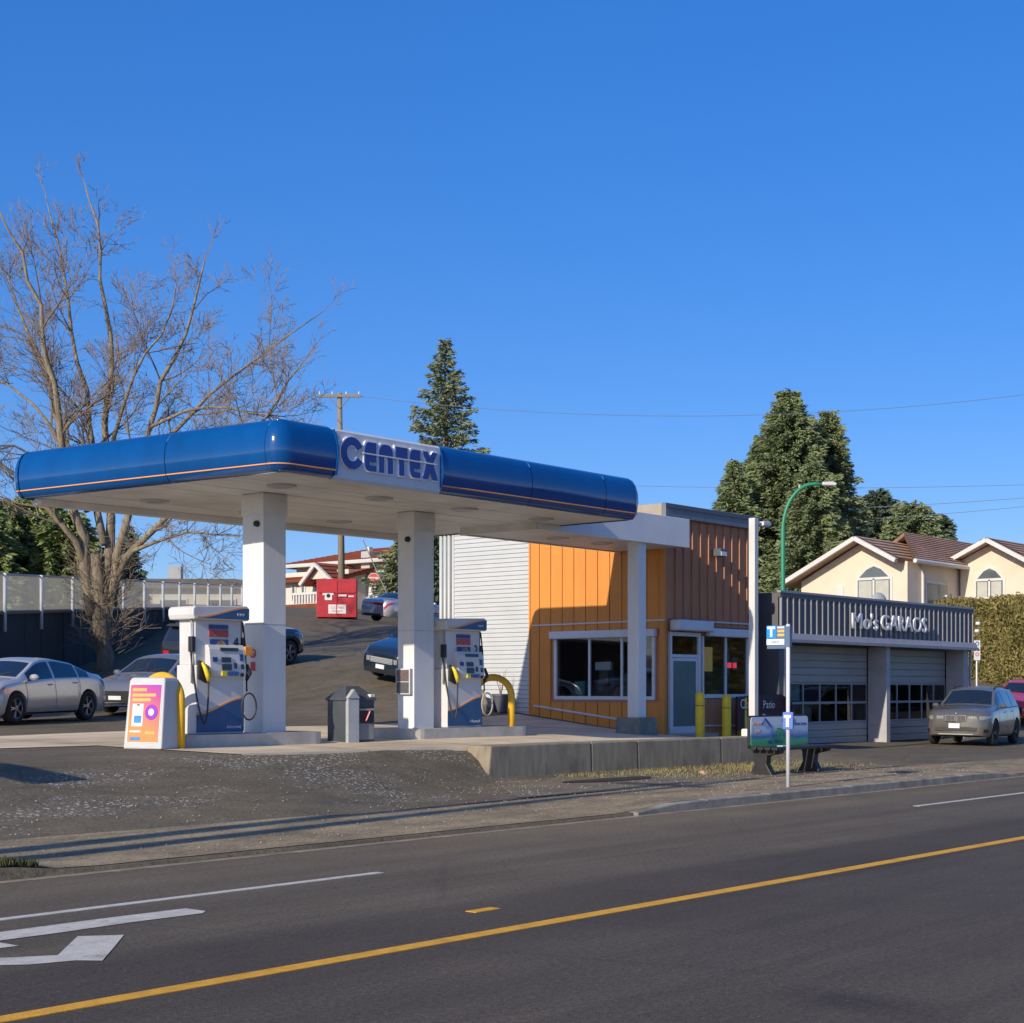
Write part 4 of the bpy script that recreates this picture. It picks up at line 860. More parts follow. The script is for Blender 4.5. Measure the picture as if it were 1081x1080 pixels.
# ================================================================== BUS STOP SIGN
px_, py_ = gz(832, 830.5, .15); t = thing('bus_stop_sign', 'slim grey bus stop pole with blue T plate at the kerb', 'bus stop', (px_, py_, h(px_, py_)), R(-90))
MB().tube([(0, 0, -.1), (0, 0, 2.86)], .036, 12).build('pole', M_alu if False else pm('pole_pale', (.6, .62, .66), .4, .05, 4), t, smooth=True)
M_tb = pm('sign_blue', (.01, .27, .72), .4, .05); M_tg = pm('sign_grey_blue', (.10, .16, .26), .4, .05); M_tw = pm('sign_plate_white', (.72, .75, .80), .4, .04)
b1 = box('plate', M_tb, t, -.43, -.235, -.012, .012, 2.61, 2.84, .004); text('plate_letter', 'T', .23, M_tw, b1, (-.332, -.014, 2.725), '-y', .002, font_bold=.012)
b2 = box('plate', M_tg, t, -.233, -.04, -.012, .012, 2.61, 2.84, .004); 
for k_, (a, b, m) in enumerate(((2.79, 2.82, M_tw), (2.72, 2.765, pm('sign_gold', (.75, .45, .12), .4, .1)), (2.65, 2.695, MATS['sign_gold'] if 'sign_gold' in MATS else M_or))): box('route_mark', m, b2, -.205, -.07, -.016, -.011, a, b)
box('plate', M_tw, t, -.43, -.04, -.012, .012, 2.50, 2.605, .004); box('plate', M_tg, t, -.42, -.04, -.012, .012, 2.43, 2.495, .004)
box('clamp', M_tg, t, -.055, .055, -.04, .04, 2.46, 2.82); text('plate_number', '50233', .06, M_tg, t, (-.24, -.015, 2.55), '-y', .002)
b3 = box('timetable_case', pm('case_blue', (.12, .20, .55), .4, .05), t, -.08, .12, -.055, .0, 1.02, 1.32, .01)
box('case_letter', M_tw, b3, -.05, .09, -.062, -.054, 1.22, 1.27); box('case_letter', M_tw, b3, -.01, .05, -.062, -.054, 1.06, 1.22)

# ================================================================== WHITE FORECOURT LAMP POLE
px_, _d = onY(795.5, 20.4); t = thing('lamp_pole', 'tall square white lamp pole with two floodlights beside the shop corner', 'lamp post', (px_, 20.4, h(px_, 20.4)))
zt = ZZ(547, _d) - h(px_, 20.4); box('post', M_white, t, -.085, .085, -.085, .085, .15, zt, .01); box('base_block', pm('base_white', (.7, .7, .68), .7, .1), t, -.22, .22, -.22, .22, -.1, .38, .03)
for sgn, dz in ((1, -.12),):
    MB().tube([(.06, 0, zt + dz), (.30, 0, zt + dz + .02)], .035, 8).build('arm', M_whitem, t); MB().prism([(.26, zt + dz - .05), (.62, zt + dz - .03), (.66, zt + dz + .03), (.58, zt + dz + .08), (.28, zt + dz + .06)], 'y', -.12, .12).build('lamp_head', M_whitem, t, bev=.02)
    box('lamp_lens', M_ws, t, .32, .58, -.09, .09, zt + dz - .058, zt + dz - .046)

# ================================================================== SMALL THINGS BY THE SHOP
px_, d_ = gz(530, 743, 1.15)[0], 0
x, y = 32.0, 28.6; t = thing('granite_boulder', 'squat tan stone block beside the white siding', 'rock', (x, y, h(x, y)))
rk = MB().lathe([(0, -.1), (.75, -.1), (.80, .2), (.72, .48), (.5, .58), (0, .6)], n=9); rk.v = [(a * (1 + .12 * math.sin(5 * b + 3 * c)), b * (1.1 + .1 * math.cos(4 * a)), c + .06 * math.sin(3 * a + b)) for a, b, c in rk.v]; rk.build('stone', pm('tan_stone', (.32, .26, .17), .9, .3, 4, .6, 15), t, bev=.04)
x, y = 32.75, 27.75; t = thing('plant_pot', 'dark pot with a bare twig against the white siding', 'plant pot', (x, y, h(x, y)))
MB().lathe([(.0, 0), (.16, 0), (.22, .42), (.24, .42), (.24, .48), (.20, .48), (.19, .42), (0, .42)], n=16).build('pot', M_dgrey, t, smooth=False)
for a in range(7):
    an = a * .9; MB().tube([(0, 0, .4), (.05 * math.cos(an), .05 * math.sin(an), .65), (.16 * math.cos(an), .16 * math.sin(an), .8 + .06 * a)], [.014, .01, .005], 5).build('twig', M_wood, t)
# ================================================================== CARS
def car_paint(name, col, metal=.4): return pm(name, col, .22, .04, 2, metal=metal, coat=1.0, dirt=.05)
M_cg = pm('car_glass', (.012, .016, .018), .04, .0, spec=.9, coat=.3); M_tyre = pm('tyre', (.022, .022, .022), .85, .15, 10); M_rim = pm('rim', (.33, .33, .34), .3, .1, 10, metal=.8); M_rimd = pm('rim_dark', (.06, .06, .065), .4, .1, 10, metal=.5)
M_head = pm('headlamp', (.24, .25, .26), .12, .4, 20, coat=1); M_tail = pm('tail_lamp', (.50, .02, .02), .15, .1, coat=1); M_chr = pm('chrome', (.7, .7, .7), .15, .03, metal=1.0); M_plate = pm('licence_plate', (.66, .68, .72), .5, .05); M_amb = pm('amber_lamp', (.7, .3, .04), .2, .1)
M_blk = pm('car_black_trim', (.015, .015, .016), .45, .1)
def pl(pts, x): return float(np.interp(x, [p[0] for p in pts], [p[1] for p in pts]))
def smooth_profile(pts, wdw=.14):
    xs = np.arange(pts[0][0], pts[-1][0] + .01, .02); z = np.interp(xs, [p[0] for p in pts], [p[1] for p in pts]); k = max(1, int(wdw / .02)) | 1
    zp = np.r_[np.full(k // 2, z[0]), z, np.full(k // 2, z[-1])]; return list(zip(xs, np.convolve(zp, np.ones(k) / k, 'valid')))
SPEC = {
 'sedan': dict(L=4.85, W=1.84, fa=1.42, ra=-1.40, wr=.335, fl=.19, rf=.66,
   top=[(-2.43, .62), (-2.41, .95), (-2.2, 1.06), (-1.72, 1.11), (-.95, 1.37), (-.35, 1.445), (.1, 1.44), (.45, 1.38), (1.22, 1.00), (1.7, .93), (2.15, .82), (2.34, .70), (2.42, .55)],
   belt=[(-2.43, .62), (-2.35, .86), (-1.9, .99), (-1.2, .98), (1.2, .90), (1.9, .82), (2.42, .5)], ws=(.52, 1.16), rg=(-1.68, -.98), win=[(.92, -.02, 'x'), (-.12, -1.02, 'x'), (-1.10, -1.50, 'x')]),
 'suv': dict(L=4.80, W=1.92, fa=1.46, ra=-1.44, wr=.38, fl=.24, rf=.74,
   top=[(-2.40, .70), (-2.38, 1.02), (-2.25, 1.15), (-1.98, 1.62), (-1.7, 1.71), (-.5, 1.76), (.0, 1.745), (.36, 1.66), (1.08, 1.19), (1.6, 1.13), (2.1, 1.05), (2.32, .97), (2.40, .84)],
   belt=[(-2.40, .70), (-2.3, 1.02), (-1.8, 1.13), (1.1, 1.05), (1.95, .98), (2.40, .78)], ws=(.42, 1.04), rg=(-2.22, -1.98), win=[(.82, .02, 'x'), (-.08, -.98, 'x'), (-1.06, -1.78, 'x')]),
 'old': dict(L=4.98, W=1.85, fa=1.52, ra=-1.25, wr=.33, fl=.22, rf=.66,
   top=[(-2.49, .60), (-2.46, .98), (-2.1, 1.05), (-1.55, 1.08), (-.95, 1.36), (-.5, 1.42), (.0, 1.42), (.35, 1.36), (1.05, 1.00), (1.9, .92), (2.3, .82), (2.46, .66), (2.49, .5)],
   belt=[(-2.49, .60), (-2.4, .90), (-1.6, .97), (1.1, .90), (2.0, .82), (2.49, .5)], ws=(.42, 1.0), rg=(-1.5, -.98), win=[(.80, -.05, 'x'), (-.14, -1.0, 'x')])}
def car(kind, paint, label, loc, heading, rims=M_rim, detail='', group=None, cat='car'):
    c = SPEC[kind]; L, W2, fl = c['L'], c['W'] / 2, c['fl']; t = thing('parked_car', label, cat, loc, heading, group)
    topp = smooth_profile(c['top']); bel = smooth_profile(c['belt'], .2)
    xs_end = L / 2 - .02
    def hw(x):
        k = abs(x); s = L / 2 - (.85 if x > 0 else .60); u = min(1, max(0, (k - s) / (L / 2 - s)))
        return W2 * (.60 + .40 * (1 - u ** 2.6) ** .5) if u > 0 else W2
    def arch(x):
        z = fl
        for ax in (c['fa'], c['ra']):
            Rr = c['wr'] + .055; dx = x - ax
            if abs(dx) < Rr: z = max(z, c['wr'] + math.sqrt(Rr * Rr - dx * dx) * 1.0)
        e = (abs(x) - (L / 2 - .5)) / .5
        if e > 0: z = max(z, fl + .07 * e * e)
        return z
    def lower(x):
        zt = pl(topp, x); zb = min(pl(bel, x), zt - .035); w = hw(x); za = min(arch(x), zb - .03); z0 = fl
        pr_ = [(0.0, .90), (.10, .965), (.30, .995), (.52, 1.0), (.70, .985), (.88, .965), (1.0, .935)]
        pts = []
        for f, k in pr_:
            z = za + (zb - za) * f; g = (z - z0) / max(.05, (zb - z0)); pts.append((w * float(np.interp(g, [q[0] for q in pr_], [q[1] for q in pr_])), z))
        return pts, zt, zb, w, za
    def upper(x):
        pts, zt, zb, w, za = lower(x); ws = pts[-1][0]; gh = zt - zb; wt = max(ws * .55, ws - .05 - gh * .34); cr = .02 + .035 * min(1, gh / .3)
        return ws, zb, wt, zt, cr
    def side_y(x, z):
        pts = lower(x)[0]; return float(np.interp(z, [p[1] for p in pts], [p[0] for p in pts]))
    def green(x, s):
        ws, zb, wt, zt, cr = upper(x); b = .03 * math.sin(math.pi * s); return (ws + (wt - ws) * s + b * (zt - zb), zb + (zt - cr - zb) * s)
    def topz(x, u):
        ws, zb, wt, zt, cr = upper(x); return (wt * u, zt - cr * u * u)
    st = np.unique(np.round(np.r_[np.linspace(-L / 2 + .01, L / 2 - .01, 90), [c['fa'] + k * (c['wr'] + .054) for k in (-1, 1)], [c['ra'] + k * (c['wr'] + .054) for k in (-1, 1)]], 3))
    rows = []
    for x in st:
        pts, zt, zb, w, za = lower(x); half = [(0, za)] + [(pts[0][0] * .7, za)] + pts + [green(x, s) for s in (.15, .4, .65, .88)] + [topz(x, u) for u in (1, .93, .7, .4, 0)]
        rows.append([(x, y, z) for y, z in half] + [(x, -y, z) for y, z in half[-2:0:-1]])
    m = MB(); n = len(rows[0])
    for r in rows: m.v += r
    for i in range(len(rows) - 1):
        for j in range(n): m.f.append((i * n + j, i * n + (j + 1) % n, (i + 1) * n + (j + 1) % n, (i + 1) * n + j))
    m.f.append(tuple(range(n))); m.f.append(tuple((len(rows) - 1) * n + j for j in range(n))[::-1])
    body = m.build('body', paint, t, smooth=True)
    md = body.modifiers.new('edge', 'EDGE_SPLIT'); md.split_angle = R(38)
    def skin(name, mat, P, par=t): return MB().grid(P).build(name, mat, par, smooth=True)
    # glass
    for s in (-1, 1):
        for x0, x1, _ in c['win']:
            skin('side_window', M_cg, [[(x, s * (green(x, q)[0] + .007), green(x, q)[1]) for q in (.07, .3, .6, .90)] for x in np.linspace(x1, x0, 10)])
        x0 = c['win'][0][0] + .02; x1 = c['win'][-1][1]
        skin('window_trim', M_chr if kind == 'sedan' else M_blk, [[(x, s * (green(x, q)[0] + .010), green(x, q)[1]) for q in (.015, .055)] for x in np.linspace(x1, x0, 24)])
        # door gaps, handles, sill, mirror
        for x in [w_[1] - .05 for w_ in c['win'][:2]] + [c['win'][0][0] + .12]:
            zb = lower(x)[2]; skin('door_gap', M_blk, [[(x + dx, s * (side_y(x, z) + .003), z) for dx in (-.006, .006)] for z in np.linspace(max(fl + .12, arch(x) + .02), zb - .01, 8)])
        for w_ in c['win'][:2]:
            x = w_[1] + .06; z = lower(x)[2] - .10; MB().tube([(x, s * (side_y(x, z) + .012), z), (x + .08, s * (side_y(x, z) + .028), z), (x + .17, s * (side_y(x, z) + .012), z)], .014, 6).build('door_handle', paint, t, smooth=True)
        skin('sill_trim', M_blk, [[(x, s * (side_y(x, z) + .004), z) for z in (fl + .01, fl + .05)] for x in np.linspace(c['ra'] + c['wr'] + .08, c['fa'] - c['wr'] - .08, 8)])
        x = c['win'][0][0] - .06; y_, z_ = green(x, .12)
        mi = MB().lathe([(0, -.075), (.06, -.07), (.085, -.02), (.08, .03), (.0, .06)], (0, 0, 0), 'x', 12); mi.v = [(a, b * 1.25, e * .85) for a, b, e in mi.v]
        mo = mi.build('mirror', paint, t, smooth=True, loc=(x, s * (y_ + .12), z_ + .06)); MB().tube([(0, -s * .16, -.06), (0, -s * .04, -.02)], .022, 6).build('mirror_stalk', M_blk, mo)
        # lamps
        zf = lower(L / 2 - .35)[2]
        x0, x1 = L / 2 - .62, L / 2 - .06
        hz = [(-.02, -.11), (-.05, -.17)] if kind != 'suv' else [(-.03, -.13), (-.08, -.22)]
        if detail != 'kidney': skin('headlamp', M_head, [[(x, s * (side_y(x, z) + .008), z) for z in np.linspace(lower(x)[2] - .03, lower(x)[2] - .03 - (.03 + .13 * k), 4)] for k, x in zip(np.linspace(0, 1, 10), np.linspace(x0, x1, 10))])
        skin('tail_lamp', M_tail, [[(x, s * (side_y(x, z) + .008), z) for z in np.linspace(lower(x)[2] - .03, lower(x)[2] - .05 - .14 * k, 4)] for k, x in zip(np.linspace(0, 1, 8), np.linspace(-L / 2 + .5, -L / 2 + .03, 8))])
        skin('fog_lamp', M_blk if kind == 'sedan' or detail == 'kidney' else M_head, [[(x, s * (side_y(x, z) + .006), z) for z in (fl + .14, fl + .24)] for x in np.linspace(L / 2 - .28, L / 2 - .10, 5)])
        if kind == 'suv': MB().tube([(x, s * topz(x, .94)[0], topz(x, .94)[1] + dz_) for x, dz_ in ((-1.75, .0), (-1.6, .045), (-.6, .05), (.1, .045), (.28, .0))], .016, 6).build('roof_rail', M_blk, t, smooth=True)
    e = .97
    def wsx(x): return pl(topp, x)
    x0, x1 = c['ws']; skin('windscreen', M_cg, [[(x, topz(x, u)[0], topz(x, u)[1] + .008) for u in np.linspace(-.90, .90, 12)] for x in np.linspace(x0, x1, 12)])
    x0, x1 = c['rg']; skin('rear_window', M_cg, [[(x, topz(x, u)[0], topz(x, u)[1] + .008) for u in np.linspace(-.86, .86, 12)] for x in np.linspace(x0, x1, 12)])
    for u0 in (-.4, .25): x = c['ws'][1]; MB().tube([(x - .02, topz(x, u0)[0], topz(x, u0)[1] + .02), (x - .16, topz(x, u0 + .4)[0], topz(x - .16, u0 + .4)[1] + .02)], .008, 5).build('wiper', M_blk, t)
    # nose and tail
    xf = L / 2; wn = hw(xf - .02)
    def nose(name, mat, y0, y1, z0, z1, dep=.012, par=t, back=False):
        sx = -1 if back else 1; X = sx * (xf - .012)
        return MB().add([(X + sx * dep * (.9 if abs(y) > wn * .8 else 1), y, z) for y, z in ((y0, z0), (y1, z0), (y1, z1), (y0, z1))] + [(X - sx * .05, y, z) for y, z in ((y0, z0), (y1, z0), (y1, z1), (y0, z1))],
             [(0, 1, 2, 3), (4, 7, 6, 5), (0, 4, 5, 1), (1, 5, 6, 2), (2, 6, 7, 3), (3, 7, 4, 0)]).build(name, mat, par, bev=.004)
    zn = lower(xf - .02)[2]
    if detail == 'kidney':
        for s in (-1, 1):
            g_ = nose('grille_surround', M_chr, s * .03, s * .30, .70, .88, .05); nose('grille', M_blk, s * .05, s * .28, .715, .865, .058, g_)
            for q in range(6): nose('grille_bar', M_grey, s * (.07 + q * .036), s * (.078 + q * .036), .72, .86, .064, g_)
            nose('bumper_duct', M_blk, s * .60, s * .36, .42, .52, .03)
        nose('bumper_trim', M_grey, -.50, .50, .31, .34, .02); nose('badge', M_chr, -.03, .03, .90, .95, .01); nose('lower_grille', M_blk, -.42, .42, .42, .54, .02); nose('licence_plate', M_plate, -.20, .12, .50, .64, .05)
        for s in (-1, 1): skin('headlamp', M_head, [[(x, s * (side_y(x, z) + .010), z) for z in np.linspace(.83 - .09 * k, .86, 4)] for k, x in zip(np.linspace(.15, 1, 10), np.linspace(xf - .46, xf - .03, 10))]); nose('headlamp_inner', M_head, s * .36, s * .56, .765, .855, .012); nose('lamp_ring', M_chr, s * .42, s * .50, .785, .84, .018)
    elif detail == 'wide':
        g_ = nose('grille', M_blk, -.52, .52, .36, .62, .03); nose('licence_plate', M_plate, -.18, .18, .40, .50, .045)
        for q in range(5): nose('grille_bar', M_dark, -.5, .5, .40 + q * .045, .406 + q * .045, .034, g_)
        nose('bumper_lip', M_alu, -.55, .55, .25, .28, .05)
    elif detail == 'old':
        g_ = nose('grille', M_grey, -.42, .42, .62, .78, .03); 
        for q in range(3): nose('grille_bar', M_chr, -.42, .42, .645 + q * .045, .66 + q * .045, .04, g_)
        nose('licence_plate', M_plate, -.2, .12, .45, .57, .04); nose('lower_grille', M_blk, -.55, .55, .32, .42, .02); 
        for s in (-1, 1): nose('nose_headlamp', M_head, s * .45, s * .58, .64, .78, .02)
    else:
        nose('grille', M_blk, -.5, .5, .30, .46, .02); nose('licence_plate', M_plate, -.18, .18, .38, .50, .04)
    nose('rear_plate', M_plate, -.16, .16, .66, .78, .012, back=True); nose('rear_bumper', M_blk, -.52, .52, .26, .36, .02, back=True)
    if kind == 'old': nose('tail_bar', M_tail, -.56, .56, .76, .88, .016, back=True)
    else:
        for s in (-1, 1): nose('tail_lamp_inner', M_tail, s * .32, s * .56, .80, .92, .012, back=True)
    if kind == 'suv':
        rs = MB().prism([(-2.0, 1.68), (-2.16, 1.64), (-2.12, 1.60), (-1.95, 1.62)], 'y', -.6, .6).build('rear_spoiler', paint, t)
    # wheels
    for ax in (c['fa'], c['ra']):
        for s in (-1, 1):
            r = c['wr']; yc = s * (W2 - .115)
            wh = MB().lathe([(r * .66, -.10), (r * .92, -.105), (r * .985, -.085), (r, -.04), (r, .04), (r * .985, .085), (r * .92, .105), (r * .66, .10), (r * .66, -.10)], (0, 0, 0), 'y', 28).build('wheel', M_tyre, t, smooth=True, loc=(ax, yc, r))
            MB().lathe([(r * .67, s * .095), (r * .62, s * .095), (r * .60, s * .05), (0, s * .05)], (0, 0, 0), 'y', 24).build('rim', M_rimd, wh, smooth=False)
            sp_ = MB(); ns = 5
            for q in range(ns):
                for dq in (-.13, .13):
                    a = 2 * math.pi * q / ns + dq * .4; b = 2 * math.pi * q / ns + dq
                    sp_.tube([(.05 * math.cos(a), s * .082, .05 * math.sin(a)), (r * .64 * math.cos(b), s * .092, r * .64 * math.sin(b))], .017, 5)
            sp_.lathe([(.0, s * .10), (.06, s * .098), (.065, s * .06)], (0, 0, 0), 'y', 12); sp_.lathe([(r * .61, s * .09), (r * .665, s * .1), (r * .665, s * .06)], (0, 0, 0), 'y', 28)
            sp_.build('spokes', rims, wh)
    return t
def put_car(kind, paint, label, x, y, deg, rims=M_rim, detail='', z=None, cat='car', pitch=None):
    hd = R(deg); dx, dy = math.cos(hd), math.sin(hd); f = h(x + 1.4 * dx, y + 1.4 * dy); b = h(x - 1.4 * dx, y - 1.4 * dy)
    lft = h(x - .8 * dy, y + .8 * dx); rgt = h(x + .8 * dy, y - .8 * dx)
    o = car(kind, paint, label, (x, y, (f + b) / 2 + .012 if z is None else z), hd, rims, detail, cat=cat)
    o.rotation_mode = 'XYZ'
    # sit on the slope: pitch about local Y, roll about local X
    o.rotation_euler = (math.atan2(lft - rgt, 1.6), -math.atan2(f - b, 2.8), hd)
    return o
P_silver = car_paint('paint_silver', (.58, .58, .57), .35); P_grey = car_paint('paint_grey', (.25, .255, .265), .45); P_gun = pm('paint_gunmetal', (.15, .145, .13), .26, .05, 2, metal=.35, coat=.7, dirt=.1); P_navy = car_paint('paint_navy', (.018, .03, .05), .3)
P_dark = car_paint('paint_charcoal', (.035, .037, .042), .4); P_red = car_paint('paint_red', (.5, .03, .035), .1); P_buick = car_paint('paint_old_silver', (.5, .5, .5), .4)
put_car('sedan', P_silver, 'light silver sedan parked side-on at the left edge', 20.6, 31.6, 203, M_rim, 'wide')
put_car('sedan', P_grey, 'grey sedan facing the camera behind the poster stand', 26.35, 33.6, 200, M_rim, 'wide')
put_car('suv', P_dark, 'dark vehicle with red tail lamp showing behind the nearest pump', 32.8, 38.55, 4, cat='car')
put_car('suv', P_navy, 'dark blue wagon with chrome grille half behind the middle column', 36.1, 33.35, 184, M_rim, 'old')
put_car('old', P_buick, 'old silver sedan seen from behind up the lane', 54.6, 52.0, 3, M_rim, 'old')
put_car('suv', P_gun, 'grey-brown SUV with kidney grille parked before the garage', 46.6, 20.6, 191, M_rimd, 'kidney')
x_, y_ = at(1083, 61.5); put_car('sedan', P_red, 'red sedan showing its roof behind the grey SUV', x_, y_, 186, M_rim, 'wide', z=ZZ(717.5, 61.5) - 1.44)
# ================================================================== RETAINING WALL + CHAIN LINK FENCE (left, behind the cars)
FD = [(-70, 41.0), (0, 46.0), (253, 92.0)]
def fpt(s):      # s: 0 at px 0, 1 at px 253 end; straight line on the ground
    a = Vector((*at(0, 46.0), 0)); b = Vector((*at(253, 92.0), 0)); return a + (b - a) * s
FL = (fpt(1) - fpt(0)).length; fdir = (fpt(1) - fpt(0)).normalized(); fnrm = Vector((fdir.y, -fdir.x, 0))     # towards the forecourt
def wtop(s): return 4.05 + 2.55 * s
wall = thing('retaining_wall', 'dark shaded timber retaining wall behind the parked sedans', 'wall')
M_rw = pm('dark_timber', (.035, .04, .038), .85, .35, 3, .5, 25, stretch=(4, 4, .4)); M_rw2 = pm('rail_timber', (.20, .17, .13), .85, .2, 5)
s = -.22; st = .9 / FL
while s < 1.0:
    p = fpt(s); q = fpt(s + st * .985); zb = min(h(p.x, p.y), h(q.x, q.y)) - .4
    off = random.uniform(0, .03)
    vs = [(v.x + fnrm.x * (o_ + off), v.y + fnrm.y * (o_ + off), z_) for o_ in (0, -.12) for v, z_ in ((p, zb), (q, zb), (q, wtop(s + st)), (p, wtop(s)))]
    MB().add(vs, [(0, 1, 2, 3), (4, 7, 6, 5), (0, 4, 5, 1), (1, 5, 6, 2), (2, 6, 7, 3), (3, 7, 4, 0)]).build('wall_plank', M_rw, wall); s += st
MB().tube([tuple(fpt(-.22) + fnrm * .06 + Vector((0, 0, wtop(-.22) + .0))), tuple(fpt(1) + fnrm * .06 + Vector((0, 0, wtop(1) + .0)))], .07, 6).build('wall_rail', M_rw2, wall)
fen = thing('chain_link_fence', 'pale meshed fence with white posts on top of the dark wall', 'fence')
M_net = mesh_screen('fence_mesh', (.52, .51, .46), .54); M_fp = pm('fence_post_white', (.75, .75, .73), .5, .08)
npst = 12; sps = [-.22, -.11] + [i / npst for i in range(npst + 1)]
for i, s in enumerate(sps):
    p = fpt(s); b = wtop(s) - .55; tp = wtop(s) + 1.12 + .06 * s
    MB().tube([(p.x + fnrm.x * .14, p.y + fnrm.y * .14, b), (p.x + fnrm.x * .14, p.y + fnrm.y * .14, tp)], .05 + .02 * s, 8).build('post', M_fp, fen, smooth=True)
    if i:
        a = fpt(sps[i - 1]); sa_ = sps[i - 1]; fo = fnrm * .08
        MB().add([(a.x + fo.x, a.y + fo.y, wtop(sa_) + .04), (p.x + fo.x, p.y + fo.y, wtop(s) + .04), (p.x + fo.x, p.y + fo.y, tp - .03), (a.x + fo.x, a.y + fo.y, wtop(sa_) + 1.09 + .06 * sa_)], [(0, 1, 2, 3)]).build('mesh_panel', M_net, fen)
        MB().tube([(a.x + fo.x, a.y + fo.y, wtop(sa_) + 1.1 + .06 * sa_), (p.x + fo.x, p.y + fo.y, tp - .02)], .03, 6).build('top_rail', M_steel, fen)
# raised ground behind the wall
rows = []
for s in np.linspace(-.22, 1.6, 24):
    p = fpt(s); rows.append([tuple(p - fnrm * k + Vector((0, 0, wtop(min(s, 1.0)) - .25 + .02 * k))) for k in (0.14, 4, 12, 30, 70)])
struct(MB().grid(rows).build('terrace', M_grassg, smooth=True))

# ================================================================== TREES
def leaf_mat(name, c0, c1, rough=.75):
    m = bpy.data.materials.new(name); m.use_nodes = True; n = m.node_tree.nodes; l = m.node_tree.links; b = n['Principled BSDF']
    tc = n.new('ShaderNodeTexCoord'); nz = n.new('ShaderNodeTexNoise'); nz.inputs['Scale'].default_value = 1.1; nz.inputs['Detail'].default_value = 5; nz.inputs['Roughness'].default_value = .7; l.new(tc.outputs['Object'], nz.inputs[0])
    r = n.new('ShaderNodeValToRGB'); r.color_ramp.elements[0].position = .32; r.color_ramp.elements[1].position = .68; r.color_ramp.elements[0].color = (*c0, 1); r.color_ramp.elements[1].color = (*c1, 1)
    l.new(nz.outputs[0], r.inputs[0]); l.new(r.outputs[0], b.inputs['Base Color']); b.inputs['Roughness'].default_value = rough; b.inputs['Specular IOR Level'].default_value = .25
    return m
M_fir = leaf_mat('fir_needles', (.10, .13, .075), (.26, .29, .15)); M_cedar = leaf_mat('cedar_sprays', (.10, .14, .06), (.27, .32, .155)); M_fird = leaf_mat('dark_fir_needles', (.045, .075, .055), (.12, .16, .10))
M_bark = pm('bark', (.165, .135, .10), .9, .3, 5, .6, 18, stretch=(3, 3, .6)); M_barkl = pm('pale_bark', (.22, .18, .125), .9, .5, 3, .6, 14, stretch=(3, 3, .7))
def unit(v): return v / (np.linalg.norm(v, axis=-1, keepdims=True) + 1e-9)
def sprays(C, D, L, Wd, up=.35):
    """quads of length L, width Wd along directions D at centres C with random roll"""
    n = len(C); rnd = rng.normal(size=(n, 3)); B = unit(np.cross(D, rnd)); L = np.broadcast_to(np.asarray(L, float), (n,))[:, None]; Wd = np.broadcast_to(np.asarray(Wd, float), (n,))[:, None]
    a = C - D * L * .5; m_ = C + D * L * .05; e = C + D * L * .5
    return np.stack([a, m_ + B * Wd * .5, e, m_ - B * Wd * .5], 1)
def conifer(label, x, y, z0, zt, Rb, mat=M_fir, n_br=170, dens=1.0, power=.85, droop=.25, lift=.12, zfrac=.06, seed=1, leaf=.34, name='conifer', ragged=.35):
    global rng
    rng = np.random.default_rng(seed); Ht = zt - z0; t = thing(name, label, 'tree', (x, y, z0))
    MB().tube([(0, 0, -.6), (0, 0, Ht * .5), (0, 0, Ht * .97)], [Ht * .022 + .05, Ht * .012 + .03, .02], 8).build('trunk', M_bark, t, smooth=True)
    br = MB(); Q = []
    for i in range(n_br):
        u = (i + rng.random()) / n_br; f = zfrac + (1 - zfrac) * u ** .9; ln = Rb * max(.03, (1 - f)) ** power * rng.uniform(1 - ragged, 1.0) + .12; az = i * 2.399 + rng.normal() * .25
        d0 = np.array([math.cos(az), math.sin(az), 0.]); zb = Ht * f; k = max(4, int(ln / .28)); ts = np.linspace(0, 1, k)
        sl = lift + .55 * max(0, f - .6)
        P = np.array([d0 * ln * q + np.array([0, 0, zb + ln * (sl * q - droop * q * q + .18 * q ** 3)]) for q in ts])
        if ln > 1.2: br.tube([tuple(p) for p in P[::max(1, k // 4)]], [.035 * (1 - .8 * j / max(1, len(P[::max(1, k // 4)]) - 1)) for j in range(len(P[::max(1, k // 4)]))], 4, False)
        n = int(max(10, ln * 40 * dens)); qs = rng.random(n) ** .7; base = np.stack([np.interp(qs, ts, P[:, c]) for c in range(3)], 1)
        side = np.array([-d0[1], d0[0], 0.]); sp_ = (rng.random(n) - .5) * 2; wdt = (.16 * ln + .15) * (1.05 - qs)
        C = base + side * (sp_ * wdt)[:, None] + np.stack([np.zeros(n), np.zeros(n), -rng.random(n) * .18 * (1 + .4 * ln) * np.abs(sp_)], 1) + rng.normal(size=(n, 3)) * .06
        D = unit(d0[None] * (.75 + .5 * rng.random((n, 1))) + side[None] * (sp_ * .8)[:, None] + np.array([0, 0, -.25])[None] + rng.normal(size=(n, 3)) * .28)
        Q.append(sprays(C, D, leaf * rng.uniform(.6, 1.3, n), leaf * .27 * rng.uniform(.7, 1.3, n)))
    top = np.array([[0, 0, Ht * (1 - .05 * q)] for q in np.linspace(0, 1, 30)]); Q.append(sprays(top, unit(rng.normal(size=(30, 3)) * .5 + [0, 0, .6]), leaf * .8, leaf * .3))
    if br.v: br.build('branches', M_bark, t, fix=False)
    link('crown', quads_mesh('crown', np.concatenate(Q)), mat, t)
    return t
M_cedar2 = leaf_mat('light_cedar_sprays', (.10, .14, .045), (.26, .31, .11))
x, y = at(470, 95); conifer('tall slender fir rising behind the blue canopy', x, y, 6.5, ZZ(360, 95), 5.6, M_fir, 230, 1.2, .80, .30, .30, .05, 3, .34, ragged=.5)
